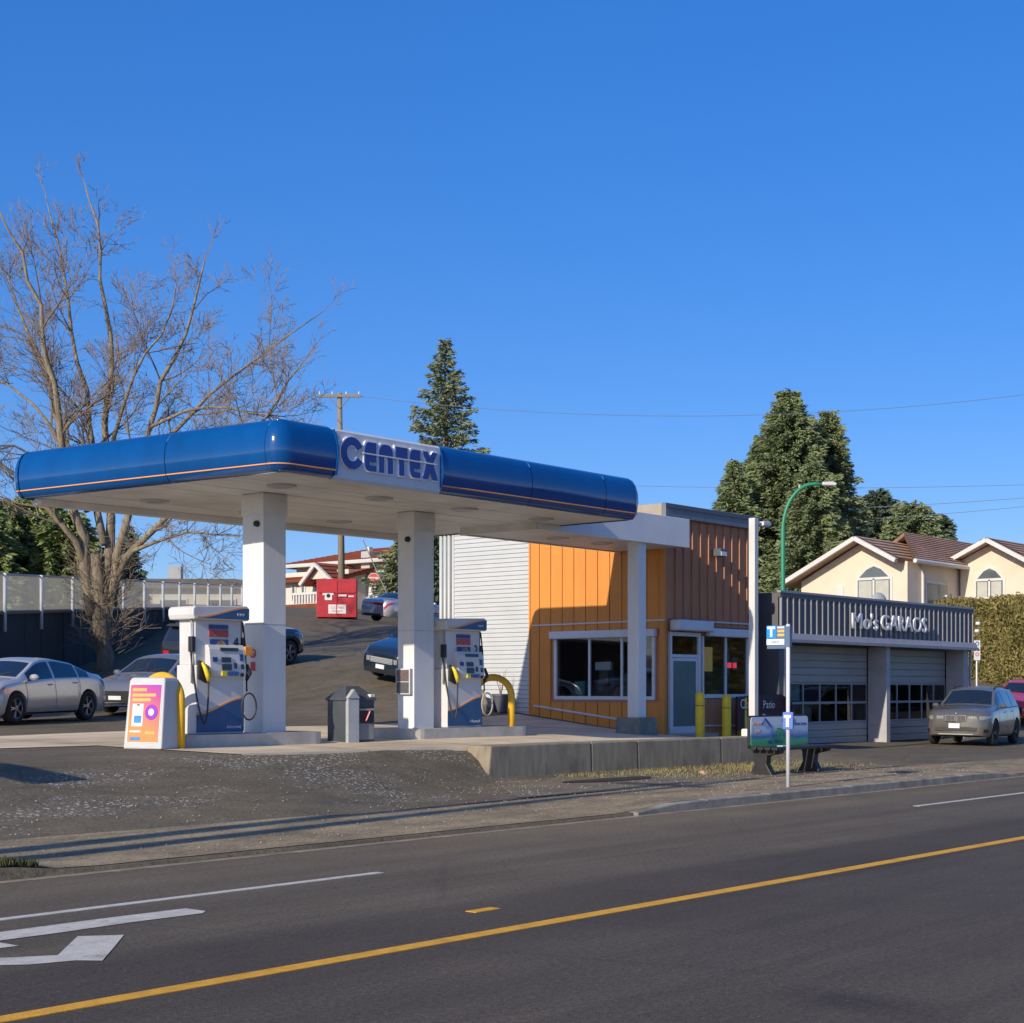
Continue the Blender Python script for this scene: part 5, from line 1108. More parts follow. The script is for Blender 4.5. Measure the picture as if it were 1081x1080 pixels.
x, y = at(833, 88); conifer('broadest and tallest cedar behind the shop and garage', x, y, 3.5, ZZ(416, 88), 5.6, M_cedar, 660, 1.9, .62, .38, .22, .05, 5, .31, ragged=.45)
x, y = at(874, 91); conifer('second tallest cedar, right of the broadest one', x, y, 3.5, ZZ(436, 91), 4.4, M_cedar, 460, 1.9, .62, .38, .2, .05, 6, .30, ragged=.45)
x, y = at(775, 86); conifer('low cedar left of the broadest one above the shop roof', x, y, 3.5, ZZ(488, 86), 3.2, M_cedar, 340, 1.9, .7, .38, .2, .05, 8, .30, ragged=.45)
x, y = at(806, 90); conifer('cedar top wedged between low and broadest cedars', x, y, 3.5, ZZ(462, 90), 4.2, M_cedar, 380, 1.9, .6, .38, .2, .05, 9, .30)
x, y = at(858, 84); conifer('cedar filling the gap behind the green street lamp', x, y, 3.5, ZZ(490, 84), 3.8, M_cedar, 360, 1.9, .6, .38, .2, .05, 19, .30)
x, y = at(926, 118); conifer('dark fir left of three beyond the cream house roof', x, y, 5, ZZ(520, 118), 4.2, M_fird, 220, 1.1, .45, .3, .2, .05, 10, .5)
x, y = at(962, 112); conifer('bushy green fir behind the cream house ridge', x, y, 5, ZZ(534, 112), 4.2, M_cedar, 220, 1.1, .4, .3, .2, .05, 11, .5)
x, y = at(994, 120); conifer('smallest fir top right of the cream house ridge', x, y, 5, ZZ(545, 120), 3.2, M_fird, 180, 1.1, .5, .3, .2, .05, 12, .5)
for i, (p, d, tp, rb, lb) in enumerate(((8, 78, 532, 3.6, 'evergreen left of the group above the fence at the left edge'), (40, 82, 530, 3.4, 'middle evergreen of the group above the left fence'), (70, 76, 545, 2.6, 'evergreen of the left group nearest the bare tree'), (-22, 74, 540, 3.0, 'evergreen cut off by the left picture edge'))):
    x, y = at(p, d); conifer(lb, x, y, 4.2, ZZ(tp, d), rb, M_cedar2, 230, 1.15, .35, .25, .12, .04, 20 + i, .42, ragged=.25)
x, y = at(136, 84); conifer('small dark spruce right of the bare tree trunk', x, y, 4.5, ZZ(556, 84), 1.7, M_fird, 110, 1.1, .8, .2, .1, .05, 31, .38)
x, y = at(434, 84); conifer('fir partly hidden behind the middle column up the lane', x, y, 5.2, ZZ(545, 84), 2.6, M_fir, 150, 1.0, .7, .35, .2, .05, 33, .40)
x, y = at(460, 80); conifer('dark fir between the middle column and the white pipes', x, y, 5.0, ZZ(560, 80), 1.5, M_fird, 110, 1.0, .5, .35, .2, .05, 34, .40)

# ---- bare deciduous tree
def bare_tree():
    random.seed(21); D0 = 53.0
    bx_, by_ = at(112, D0); zb = h(bx_, by_); t = thing('bare_tree', 'large leafless broadleaf tree with many stems behind the canopy', 'tree', (bx_, by_, zb))
    right = Vector((SA, -CA, 0)); fwd = Vector((CA, SA, 0))
    def P(px, py, dd=0):
        d = D0 + dd; X, Y = at(px, d); return Vector((X - bx_, Y - by_, ZZ(py, d) - zb))
    big = MB(); mid = MB(); tw = MB(); cnt = [0]
    def resample(pts, n):
        L = [0]
        for a, b in zip(pts, pts[1:]): L.append(L[-1] + (b - a).length)
        out = []
        for i in range(n):
            s = L[-1] * i / (n - 1); k = max(j for j in range(len(L)) if L[j] <= s + 1e-9); k = min(k, len(pts) - 2); out.append(pts[k].lerp(pts[k + 1], (s - L[k]) / max(1e-6, L[k + 1] - L[k])))
        return out, L[-1]
    def grow(p, d, ln, r, lvl):
        n = max(3, int(ln / (.45 if lvl < 3 else .3))); pts = [p]; dd = d.normalized(); q = p
        for i in range(n):
            dd = (dd + Vector((random.gauss(0, .14), random.gauss(0, .14), random.gauss(.06, .11)))).normalized(); q = q + dd * ln / n; pts.append(q)
        rs = [max(.0065, r * (1 - .78 * i / n)) for i in range(n + 1)]
        (mid if lvl < 2 else tw).tube(pts, rs, 5 if lvl < 2 else 3, False); cnt[0] += 1
        if lvl >= 4 or ln < .35: return
        k = {0: 8, 1: 6, 2: 4, 3: 3}[lvl]; k = max(2, int(k * min(1.3, ln / (2.6 * .55 ** lvl))))
        for _ in range(k):
            f = random.uniform(.22, .98); j = min(n - 1, int(f * n)); b = pts[j].lerp(pts[j + 1], f * n - j) if f * n - j <= 1 else pts[j + 1]
            ax = (pts[j + 1] - pts[j]).normalized(); sd = ax.orthogonal().normalized(); sd.rotate(Matrix.Rotation(random.uniform(0, 6.28), 3, ax))
            nd = (ax * random.uniform(.6, .95) + sd * random.uniform(.5, .95) + Vector((0, 0, .14))).normalized()
            grow(b, nd, ln * random.uniform(.38, .62), max(.0085, rs[j] * random.uniform(.42, .62)), lvl + 1)
    limbs = [
     ([(112, 720), (109, 690), (107, 650), (104, 610), (100, 585)], .38, .30, 0, 0),
     ([(97, 650), (90, 595), (80, 545), (68, 470), (60, 420), (44, 335), (22, 275), (-4, 215)], 0.259, .03, -1, 7),
     ([(110, 640), (114, 585), (113, 520), (116, 440), (112, 350), (106, 275), (92, 205)], 0.245, .03, 1, 8),
     ([(118, 640), (126, 580), (143, 510), (162, 440), (184, 370), (206, 312), (216, 275)], 0.216, .03, 0, 8),
     ([(126, 610), (148, 572), (180, 545), (212, 505), (252, 470), (292, 425), (318, 385)], 0.173, .03, -2, 7),
     ([(102, 610), (72, 562), (34, 520), (-14, 478), (-60, 440)], 0.173, .03, -2, 6),
     ([(110, 575), (98, 490), (88, 400), (72, 315), (58, 245), (48, 205)], 0.173, .02, 2, 8),
     ([(140, 535), (168, 470), (224, 408), (282, 372), (332, 335)], 0.130, .02, 1, 7),
     ([(92, 540), (56, 450), (16, 408), (-40, 382)], 0.130, .02, 1, 6),
     ([(130, 588), (168, 570), (215, 560), (245, 566)], 0.101, .02, -3, 6),
     ([(84, 520), (50, 400), (20, 320), (-10, 262)], 0.122, .02, 2, 7),
     ([(118, 470), (140, 400), (172, 340), (186, 300)], 0.094, .02, -1, 6),
     ([(160, 450), (200, 430), (250, 432), (305, 445)], 0.079, .02, -2, 6),
     ([(74, 500), (20, 470), (-30, 470)], 0.086, .02, -1, 5)]
    for pts, r0, r1, dd, nb_ in limbs:
        V = [P(px, py, dd * i / len(pts) * 1.6) for i, (px, py) in enumerate(pts)]; rs_, Ltot = resample(V, max(6, int(len(V) * 2.2)))
        rs_ = [v + Vector((random.gauss(0, .07), random.gauss(0, .07), random.gauss(0, .04))) * (1 if 0 < i < len(rs_) - 1 else 0) for i, v in enumerate(rs_)]
        n = len(rs_); rr_ = [r0 + (r1 - r0) * (i / (n - 1)) ** .8 for i in range(n)]; big.tube(rs_, [q * .82 for q in rr_], 9, True)
        if nb_:
            for b in range(int(nb_ * 1.35)):
                f = random.uniform(.25, .98); j = min(n - 2, int(f * (n - 1))); ax = (rs_[j + 1] - rs_[j]).normalized(); sd = ax.orthogonal().normalized(); sd.rotate(Matrix.Rotation(random.uniform(0, 6.28), 3, ax))
                nd = (ax * .75 + sd * .8 + Vector((0, 0, .1))).normalized()
                grow(rs_[j], nd, random.uniform(1.5, 3.3) * (1.1 - .5 * f), max(.02, rr_[j] * .42), 1)
            grow(rs_[-1], (rs_[-1] - rs_[-2]).normalized(), 1.2, r1, 2)
    # epicormic shoots on the trunk
    for i in range(240):
        f = random.uniform(0, 1); a = random.uniform(0, 6.28); z = P(107, 690).z + (P(107, 590).z - P(107, 690).z) * f
        b = Vector((0, 0, z)) + right * random.uniform(-.5, .5) * .9 + Vector((math.cos(a), math.sin(a), 0)) * .25; nd = Vector((math.cos(a), math.sin(a), random.uniform(.2, 1.0)))
        grow(b, nd, random.uniform(.5, 1.1), .014, 3)
    big.build('trunk', M_barkl, t, smooth=True, fix=False); lo_ = mid.build('limbs', M_bark, t, smooth=True, fix=False); lo_['kind'] = 'stuff'; tw_ = tw.build('twigs', pm('twig_bark', (.21, .165, .125), .9, .2, 2), t, fix=False); tw_['kind'] = 'stuff'
bare_tree()

# ---- clipped hedge on the right
def hedge():
    global rng
    rng = np.random.default_rng(44); a = Vector((*at(985, 73), 0)); b = Vector((*at(1150, 67), 0)); t = thing('clipped_hedge', 'tall olive-brown clipped hedge below the cream house', 'hedge', (a.x, a.y, 0)); d = (b - a); L = d.length; u = d.normalized(); nrm = Vector((u.y, -u.x, 0))
    if nrm.dot(-a.normalized()) < 0: nrm = -nrm
    z0, z1 = 1.6, ZZ(634, 70); th = 1.5
    vs = [tuple(u * s - nrm * o_ + Vector((0, 0, z))) for z in (z0 - .5, z1 - .12) for s, o_ in ((.1, .15), (L, .15), (L, th), (.1, th))]
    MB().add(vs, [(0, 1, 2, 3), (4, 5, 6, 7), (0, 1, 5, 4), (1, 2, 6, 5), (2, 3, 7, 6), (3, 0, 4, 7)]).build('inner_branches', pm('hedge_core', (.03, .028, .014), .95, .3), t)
    n = 48000; s = rng.random(n) * L; f = rng.random(n); z = z0 - .3 + f * (z1 - z0 + .25); o_ = rng.normal(size=n) * .10 - .02; wob = .10 * np.sin(s * 1.7 + z * 1.1) + .08 * np.sin(s * 4.1 - z * 2.3)
    U = np.array(u); N = np.array(nrm); C = U[None] * s[:, None] + N[None] * (o_ + wob)[:, None] + np.array([0, 0, 1.])[None] * z[:, None]
    n2 = 11000; s2 = rng.random(n2) * L; C2 = U[None] * s2[:, None] - N[None] * (rng.random(n2) * th)[:, None] + np.array([0, 0, 1.])[None] * (z1 + rng.normal(size=n2) * .09 + .07 * np.sin(s2 * 2.1))[:, None]
    C = np.concatenate([C, C2]); D = unit(N[None] * .6 + np.array([0, 0, .7])[None] + rng.normal(size=(len(C), 3)) * .5)
    link('foliage', quads_mesh('foliage', sprays(C, D, .19, .075)), leaf_mat('hedge_leaves', (.12, .115, .035), (.31, .26, .10)), t)
hedge()

# ================================================================== HOUSES
M_cream = pm('cream_stucco', (.68, .57, .45), .85, .06, 1.5, .2, 40, dirt=.08); M_cream2 = pm('white_clapboard', (.60, .57, .50), .8, .06, 2)
def tile_mat(name, col, sc=3.2):
    m = pm(name, col, .85, .22, 2.2, 0, dirt=.2); n = m.node_tree.nodes; l = m.node_tree.links; tc = n.new('ShaderNodeTexCoord'); sx = n.new('ShaderNodeSeparateXYZ'); l.new(tc.outputs['Object'], sx.inputs[0])
    w = n.new('ShaderNodeMath'); w.operation = 'MULTIPLY'; w.inputs[1].default_value = sc; l.new(sx.outputs[2], w.inputs[0]); fr_ = n.new('ShaderNodeMath'); fr_.operation = 'FRACT'; l.new(w.outputs[0], fr_.inputs[0])
    bp = n.new('ShaderNodeBump'); bp.inputs['Strength'].default_value = 1; bp.inputs['Distance'].default_value = .12; l.new(fr_.outputs[0], bp.inputs['Height']); l.new(bp.outputs[0], n['Principled BSDF'].inputs['Normal']); return m
M_tile = tile_mat('brown_tiles', (.47, .31, .23), 7.0); M_tiler = tile_mat('red_brown_tiles', (.30, .085, .045), 5.0)
M_hg = pm('house_glass', (.10, .12, .13), .1, .15, 1, spec=.8); M_curt = pm('pale_curtain', (.42, .42, .37), .7, .1, 3)
def slab(pts, th, name, mat, par):
    """roof slab: planar polygon thickened downwards"""
    n = len(pts); vs = [tuple(p) for p in pts] + [(p[0], p[1], p[2] - th) for p in pts]
    return MB().add(vs, [tuple(range(n)), tuple(range(n, 2 * n))[::-1]] + [(i, (i + 1) % n, n + (i + 1) % n, n + i) for i in range(n)]).build(name, mat, par)
_slab0 = slab
def slab(pts, th, name, mat, par):
    o = _slab0(pts, th, name, mat, par)
    if name == 'roof_slope' and len(pts) == 4:              # stepped courses of tiles
        k = min(range(4), key=lambda i: pts[i][2] + pts[(i + 1) % 4][2]); a, b, c, d = [Vector(pts[(k + i) % 4]) for i in range(4)]
        n = max(4, int((d - a).length / .36)); m = MB(); nr = (b - a).cross(d - a).normalized(); nr = nr if nr.z > 0 else -nr
        for i in range(n):
            t0, t1 = i / n, (i + 1.15) / n; q = [a.lerp(d, t0) + nr * .085, b.lerp(c, t0) + nr * .085, b.lerp(c, min(1, t1)) + nr * .02, a.lerp(d, min(1, t1)) + nr * .02, a.lerp(d, t0) + nr * .01, b.lerp(c, t0) + nr * .01]
            m.add(q, [(0, 1, 2, 3), (4, 5, 1, 0)])
        m.build('tile_courses', mat, o)['kind'] = 'stuff'
    return o
def arch_window(par, X, y0, y1, z0, zs, za, face=-1):
    """window in a wall facing -X with a pointed head; z0 sill, zs spring, za apex"""
    f = MB(); ym = (y0 + y1) / 2
    def ngon(e): return [(y0 - e, z0 - e), (y1 + e, z0 - e), (y1 + e, zs + e * .3), (ym + (y1 - y0) * .22, za - (za - zs) * .25 + e), (ym, za + e), (ym - (y1 - y0) * .22, za - (za - zs) * .25 + e), (y0 - e, zs + e * .3)]
    fr_ = MB().prism(ngon(.12), 'x', X - .05, X - .002).build('window', M_white, par); MB().prism(ngon(0), 'x', X - .062, X - .045).build('pane', M_hg, fr_)
    box('glazing_bar', M_white, fr_, X - .08, X - .05, y0, y1, zs - .06, zs + .06); box('glazing_bar', M_white, fr_, X - .08, X - .05, ym - .05, ym + .05, z0, zs)
    for a, b in ((y0 + .06, ym - .1), (ym + .1, y1 - .06)): box('curtain', M_curt, fr_, X - .07, X - .055, a, b, z0 + .08, zs - .1)
def house_right():
    t = thing('cream_house', 'cream stucco house with brown tiled roof behind the garage', 'house')
    X1 = 70.0; def_y = lambda p, X: onX(p, X)[0]; zf = lambda py, p, X: ZZ(py, onX(p, X)[1])
    yA, yB, yap = def_y(958, X1), def_y(846, X1), def_y(911, X1)          # right end, left end, apex of the first gable
    zA = zf(590, 945, X1); zap = zf(570, 911, X1); zB = zf(612, 846, X1); yA0 = def_y(945, X1)
    g = [(yA, 2.0), (yA, zA - .15), (yA0, zA), (yap, zap - .1), (yB, zB - .1), (yB, 2.0)]
    MB().prism(g, 'x', X1, 84).build('wall', M_cream, t)
    slab([(X1 - .8, yap, zap + .12), (X1 - .8, yA0 - .5, zA - .06), (78, yA0 - .5, zA - .06), (78, yap, zap + .12)], .16, 'roof_slope', M_tile, t); slab([(X1 - .8, yap, zap + .12), (X1 - .8, yB + .7, zB - .18), (84, yB + .7, zB - .18), (84, yap, zap + .12)], .16, 'roof_slope', M_tile, t)
    def rake(a, b): MB().tube([a, b], .14, 4).build('barge_board', M_white, t)
    rake((X1 - .85, yap, zap + .02), (X1 - .85, yA0 - .45, zA - .14)); rake((X1 - .85, yap, zap + .02), (X1 - .85, yB + .6, zB - .22))
    w0, w1 = def_y(940, X1), def_y(906, X1); arch_window(t, X1, w0, w1, zf(636, 920, X1), zf(611, 920, X1), zf(598, 920, X1))
    box('window', M_white, t, X1 - .05, X1 - .002, def_y(891, X1), def_y(884, X1), zf(630, 888, X1), zf(619, 888, X1))
    # main hipped roof
    rz0 = zf(590, 970, X1); rz1 = ZZ(563, 80); yr = yap - .4
    rx0, rx1 = 73.5, 92.0; ey0 = yA - .5
    slab([(X1 - .3, ey0, rz0), (rx1 + 4, ey0, rz0), (rx1, yr, rz1), (rx0, yr, rz1)], .18, 'roof_slope', M_tile, t); slab([(rx0, yr, rz1), (rx1, yr, rz1), (rx1 + 4, yB + .5, zB - .1), (rx0 + 1, yB + .5, zB - .1)], .18, 'roof_slope', M_tile, t)
    MB().tube([(X1 - .35, ey0 - .05, rz0 - .1), (rx1, ey0 - .05, rz0 - .1)], .11, 6).build('eaves_gutter', M_white, t)
    MB().box(X1 + .3, 92, yA + .02, yA + .3, 2, rz0 - .15).build('side_wall', pm('cream_shade_wall', (.64, .55, .43), .85, .06, 1.5), t)
    MB().tube([(X1 + 1.4, yA - .1, rz0 - .15), (X1 + 1.4, yA - .1, 3)], .07, 8).build('downpipe', M_white, t)
    gw = box('balcony_door', M_white, t, 71.9, 74.4, yA - .04, yA - .0, rz0 - 3.2, rz0 - .9); box('pane', M_hg, gw, 72.05, 73.1, yA - .06, yA - .035, rz0 - 3.1, rz0 - 1.0); box('pane', M_hg, gw, 73.2, 74.25, yA - .06, yA - .035, rz0 - 3.1, rz0 - 1.0)
    # second gable wing
    X2 = 75.5; y0, y1, ya = def_y(1068, X2), def_y(1014, X2), def_y(1048, X2); za = zf(571, 1048, X2); ze = zf(590, 1012, X2)
    MB().prism([(y0 - .8, 2), (y0 - .8, ze - .35), (ya, za - .12), (y1, ze - .1), (y1, 2)], 'x', X2, 90).build('wall', M_cream, t)
    slab([(X2 - .7, ya, za + .1), (X2 - .7, y1 + .5, ze - .14), (88, y1 + .5, ze - .14), (88, ya, za + .1)], .16, 'roof_slope', M_tile, t); slab([(X2 - .7, ya, za + .1), (X2 - .7, y0 - 1.6, ze - .5), (88, y0 - 1.6, ze - .5), (88, ya, za + .1)], .16, 'roof_slope', M_tile, t)
    rake((X2 - .75, ya, za), (X2 - .75, y1 + .45, ze - .22)); rake((X2 - .75, ya, za), (X2 - .75, y0 - 1.5, ze - .58))
    arch_window(t, X2, def_y(1059, X2), def_y(1031, X2), zf(634, 1045, X2), zf(612, 1045, X2), zf(600, 1045, X2))
    # lower wing on the far right
    yw = def_y(1068, X2) - .8; box('wall', M_cream, t, X2 + 1.2, 90, yw - 6, yw - .02, 2, zf(606, 1075, X2))
    slab([(X2 + .4, yw - 6.5, zf(606, 1075, X2)), (X2 + .4, yw - .01, zf(606, 1075, X2)), (X2 + 4, yw - .01, zf(590, 1081, X2)), (X2 + 4, yw - 6.5, zf(590, 1081, X2))], .16, 'roof_slope', M_tile, t); sk = slab([(82, ya - 1.5, za - .1), (84, ya - 1.5, za - .1), (84, ya - 2.6, za - .6), (82, ya - 2.6, za - .6)], .1, 'skylight', M_hg, t)
    # balcony rail
    zb_ = zf(632, 1000, 73); 
    for xx in np.arange(71.5, 75.6, .22): box('baluster', M_white, t, xx, xx + .06, yA - 1.3, yA - 1.24, zb_ - .9, zb_)
    box('hand_rail', M_white, t, 71.4, 75.6, yA - 1.32, yA - 1.22, zb_, zb_ + .08); box('balcony_floor', M_white, t, 71.4, 75.5, yA - 1.35, yA - .05, zb_ - 1.1, zb_ - .95)
    for yy in np.arange(def_y(1075, 74.5), yA - 1.4, .22): box('baluster', M_white, t, 74.4, 74.46, yy, yy + .06, zb_ - .9, zb_)
    box('hand_rail', M_white, t, 74.38, 74.48, def_y(1078, 74.5), yA - 1.4, zb_, zb_ + .08)
house_right()
def house_mid():
    t = thing('red_roof_house', 'white house with red-brown roof and chimney up the lane', 'house'); d0 = 100
    X1 = onY(330, at(330, 98)[1])[0]; cx, cy = at(345, 98)
    def yv(p, X): return onX(p, X)[0]
    def zv(py, p, X): return ZZ(py, onX(p, X)[1])
    XF = cx - 1; z_g = 5.6
    # front (sunlit, facing -X) block
    y0, y1 = yv(368, XF), yv(300, XF)
    ze = zv(598, 320, XF); MB().box(XF, XF + 12, y0, y1, z_g, zv(604, 320, XF)).build('wall', M_cream2, t)
    # upper storey + hip roof
    Xu = XF + 2.0; yu0, yu1 = yv(440, Xu), yv(313, Xu); ze = zv(595, 340, Xu); zr = zv(584, 350, Xu + 4) - .3
    MB().box(Xu, Xu + 10, yu0, yu1, z_g, ze).build('wall', M_cream2, t)
    e = .7; ym = (yu0 + yu1) / 2
    slab([(Xu - e, yu1 + e, ze), (Xu - e, yu0 - e, ze), (Xu + 4.5, yu0 + 4, zr + .4), (Xu + 4.5, yu1 - 2.2, zr + .4)], .2, 'roof_slope', M_tiler, t); slab([(Xu - e, yu0 - e, ze), (Xu + 11, yu0 - e, ze), (Xu + 6, yu0 + 4, zr + .4), (Xu + 4.5, yu0 + 4, zr + .4)], .2, 'roof_slope', M_tiler, t); slab([(Xu + 11, yu1 + e, ze), (Xu - e, yu1 + e, ze), (Xu + 4.5, yu1 - 2.2, zr + .4), (Xu + 6, yu1 - 2.2, zr + .4)], .2, 'roof_slope', M_tiler, t)
    MB().tube([(Xu - e - .05, yu1 + e, ze - .12), (Xu - e - .05, yu0 - e, ze - .12)], .13, 6).build('eaves_gutter', M_white, t)
    # lower roof and gabled porch
    zl0, zl1 = zv(612, 320, XF), zv(600, 320, XF); slab([(XF - .6, y1 + .5, zl0), (XF - .6, y0 - .3, zl0), (XF + 2.2, y0 - .3, zl1), (XF + 2.2, y1 + .5, zl1)], .18, 'roof_slope', M_tiler, t)
    XP = XF - .8; ya, yb, yc = yv(352, XP), yv(326, XP), yv(337, XP); zp0, zp1 = zv(611, 337, XP), zv(597, 337, XP)
    MB().prism([(ya, zp0), (yc, zp1), (yb, zp0)], 'x', XP, XP + 2).build('porch_gable', M_cream2, t); 
    for q in ((ya - .4, zp0 - .25), (yb + .4, zp0 - .25)):
        slab([(XP - .3, yc, zp1 + .15), (XP - .3, q[0], q[1]), (XP + 2.5, q[0], q[1]), (XP + 2.5, yc, zp1 + .15)], .14, 'roof_slope', M_tiler, t); MB().tube([(XP - .35, yc, zp1 + .05), (XP - .35, q[0], q[1] - .08)], .13, 4).build('barge_board', M_white, t)
    for p in (308, 318, 332, 341): 
        a, b = yv(p + 5, XF), yv(p, XF); f = box('window', M_white, t, XF - .06, XF - .003, a, b, zv(634, p, XF), zv(617, p, XF)); box('pane', M_hg, f, XF - .08, XF - .05, a + .12, b - .12, zv(633, p, XF), zv(618, p, XF))
    XB = XF - 2.2; zb0, zb1 = zv(637, 320, XB), zv(628, 320, XB)
    for p in range(310, 337, 3): box('baluster', M_white, t, XB, XB + .1, yv(p, XB) - .05, yv(p, XB) + .05, zb0, zb1)
    box('hand_rail', M_white, t, XB - .03, XB + .13, yv(336, XB), yv(309, XB), zb1, zb1 + .14); box('balcony_floor', M_tiler, t, XB - .2, XF, yv(340, XB), yv(298, XB), zb0 - .5, zb0 - .05)
    Xc = Xu - .5; box('chimney', pm('chimney_stucco', (.42, .42, .41), .85, .1, 2), t, Xc, Xc + 1.2, yv(390, Xc), yv(381, Xc), z_g, zv(582, 385, Xc), .02)
    box('chimney_cap', M_white, t, Xc + .3, Xc + .6, yv(386, Xc), yv(383.5, Xc), zv(582, 385, Xc), zv(577, 385, Xc))
    box('dark_window', M_hg, t, Xu - .05, Xu - .003, yv(418, Xu), yv(392, Xu), zv(618, 400, Xu), zv(604, 400, Xu))
house_mid()
def house_left():
    d = 104; x, y = at(195, d); t = thing('grey_roof_house', 'grey-roofed house seen through the fence mesh', 'house', (x, y, 5.2), AZ)
    box('wall', M_cream2, t, -4, 6, -6, 6, 0, 3.2); zr = ZZ(612, d) - 5.2; M_gt2 = tile_mat('grey_tiles', (.20, .19, .18), 4)
    slab([(-4.6, -6.6, 3.1), (-4.6, 6.6, 3.1), (0, 3.0, zr), (0, -3.0, zr)], .2, 'roof_slope', M_gt2, t); slab([(-4.6, -6.6, 3.1), (0, -3, zr), (1.5, -3, zr), (6.6, -6.6, 3.1)], .2, 'roof_slope', M_gt2, t); slab([(-4.6, 6.6, 3.1), (6.6, 6.6, 3.1), (1.5, 3, zr), (0, 3, zr)], .2, 'roof_slope', M_gt2, t)
    for yy in (-4, -1, 2): f = box('window', M_white, t, -4.06, -4.003, yy, yy + 1.8, .9, 2.3); box('pane', M_hg, f, -4.08, -4.05, yy + .1, yy + 1.7, 1.0, 2.2)
    box('chimney', M_grey, t, .2, 1.0, .3, 1.1, zr - .4, zr + .9)
house_left()

# ================================================================== LANE FURNITURE
x, y = at(356, 72); t = thing('donation_bin', 'red metal collection bin with white panels up the lane', 'bin', (x, y, h(x, y)), AZ - R(90) + R(4))
M_rb = pm('bin_red', (.42, .022, .03), .5, .15, 3, dirt=.2)
MB().prism([(-.75, 0), (.75, 0), (.75, 1.62), (.2, 1.76), (-.75, 1.70)], 'x', -.88, .88).build('bin_body', M_rb, t, bev=.02); box('rib', M_rb, t, -.02, .02, -.78, -.74, .1, 1.6)
box('chute_door', M_rb, t, -.8, .8, -.80, -.752, 1.08, 1.14); box('panel', M_ws, t, -.36, .42, -.775, -.752, .16, .56, .004)
text('panel_lettering', 'CLOTHES', .14, M_rs, t, (.03, -.78, .42), '-y', .002); text('panel_lettering', 'DONATE', .12, M_rs, t, (.03, -.78, .27), '-y', .002)
tee = MB().prism([(-.52, .76), (-.20, .76), (-.20, 1.0), (-.14, .98), (-.12, 1.08), (-.28, 1.13), (-.44, 1.13), (-.62, 1.08), (-.60, .96), (-.52, 1.0)], 'y', -.775, -.753).build('shirt_graphic', M_ws, t); MB().prism(corner(-.36, .95, .09, 0, 360, 12)[:-1], 'y', -.782, -.774).build('graphic_dot', M_dark, tee)
box('panel', M_ws, t, .08, .44, -.815, -.752, .92, 1.0); box('panel', M_ws, t, .52, .76, -.775, -.752, .90, .96)
x, y = at(394.5, 96); t = thing('stop_sign', 'red octagonal stop sign over a white parking plate', 'traffic sign', (x, y, h(x, y)), AZ - R(90))
zc = ZZ(611, 96) - h(x, y); MB().tube([(0, 0, -.2), (0, 0, zc + .3)], .035, 8).build('post', M_steel, t)
def octa(r): return [(r * math.cos(R(22.5 + 45 * i)), zc + r * math.sin(R(22.5 + 45 * i))) for i in range(8)]
p8 = MB().prism(octa(.36), 'y', -.06, -.04).build('plate_border', M_ws, t); MB().prism(octa(.33), 'y', -.068, -.055).build('plate', M_rs, t); text('lettering', 'STOP', .23, M_ws, t, (0, -.072, zc), '-y', .002, font_bold=.01)
p2 = box('lower_plate', M_ws, t, -.27, .27, -.06, -.04, zc - .98, zc - .46); MB().prism(ring(0, zc - .68, .16, .11, 0, 360, 18), 'y', -.068, -.058).build('prohibition_ring', M_dark, p2); MB().tube([(-.1, -.065, zc - .58), (.1, -.065, zc - .78)], .02, 4).build('slash', M_dark, p2)
x, y = at(1031, 63); t = thing('parking_sign', 'slim post with two white parking plates beside the hedge', 'traffic sign', (x, y, h(x, y)), AZ - R(90) + R(10))
zg = h(x, y); z1 = ZZ(676, 63) - zg; z2 = ZZ(697, 63) - zg; MB().tube([(0, 0, -.2), (0, 0, z1)], .03, 8).build('post', M_fp, t)
for a, b, m in ((z1, z1 - .36, M_nv), (z2 + .36, z2, M_rs)): 
    p = box('plate', M_ws, t, -.13, .13, -.05, -.035, b, a); MB().prism(ring(0, (a + b) / 2 + .05, .08, .05, 0, 360, 14), 'y', -.056, -.048).build('plate_symbol', m, p)
# green street lamp behind the garage
x, y = at(826.5, 60); zg = h(x, y); t = thing('street_lamp', 'green curved-arm street lamp rising behind the garage', 'street lamp', (x, y, zg), AZ - R(90)); zt = ZZ(511, 60) - zg
M_lg = pm('lamp_green', (.02, .22, .12), .45, .1, 4); zc0 = ZZ(560, 60) - zg
pts = [(0, 0, -.1), (0, 0, zc0 * .5), (0, 0, zc0)] + [(1.15 - 1.15 * math.cos(a), 0, zc0 + (zt - zc0) * math.sin(a)) for a in np.linspace(.15, math.pi / 2, 10)] + [(1.5, 0, zt)]
MB().tube(pts, [.10, .095, .085] + [.07] * 10 + [.05], 10).build('pole', M_lg, t, smooth=True); MB().prism([(1.45, zt - .06), (1.95, zt - .07), (2.0, zt), (1.85, zt + .08), (1.45, zt + .07)], 'y', -.15, .15).build('lamp_head', M_whitem, t, bev=.03); MB().lathe([(.0, -.0), (.05, 0), (.05, .12), (0, .14)], (.62, 0, zc0 + (zt - zc0) * .887 + .05), n=8).build('photocell', M_grey, t)
# thin green pole beyond the fence
x, y = at(145.5, 90); t = thing('thin_lamp_mast', 'thin green mast beyond the fence right of the bare tree', 'pole', (x, y, 5.5)); MB().tube([(0, 0, 0), (0, 0, ZZ(565, 90) - 5.5)], .06, 8).build('mast', M_lg, t); MB().tube([(0, 0, ZZ(566, 90) - 5.5), (.5, .4, ZZ(563, 90) - 5.5)], .04, 6).build('arm', M_lg, t)
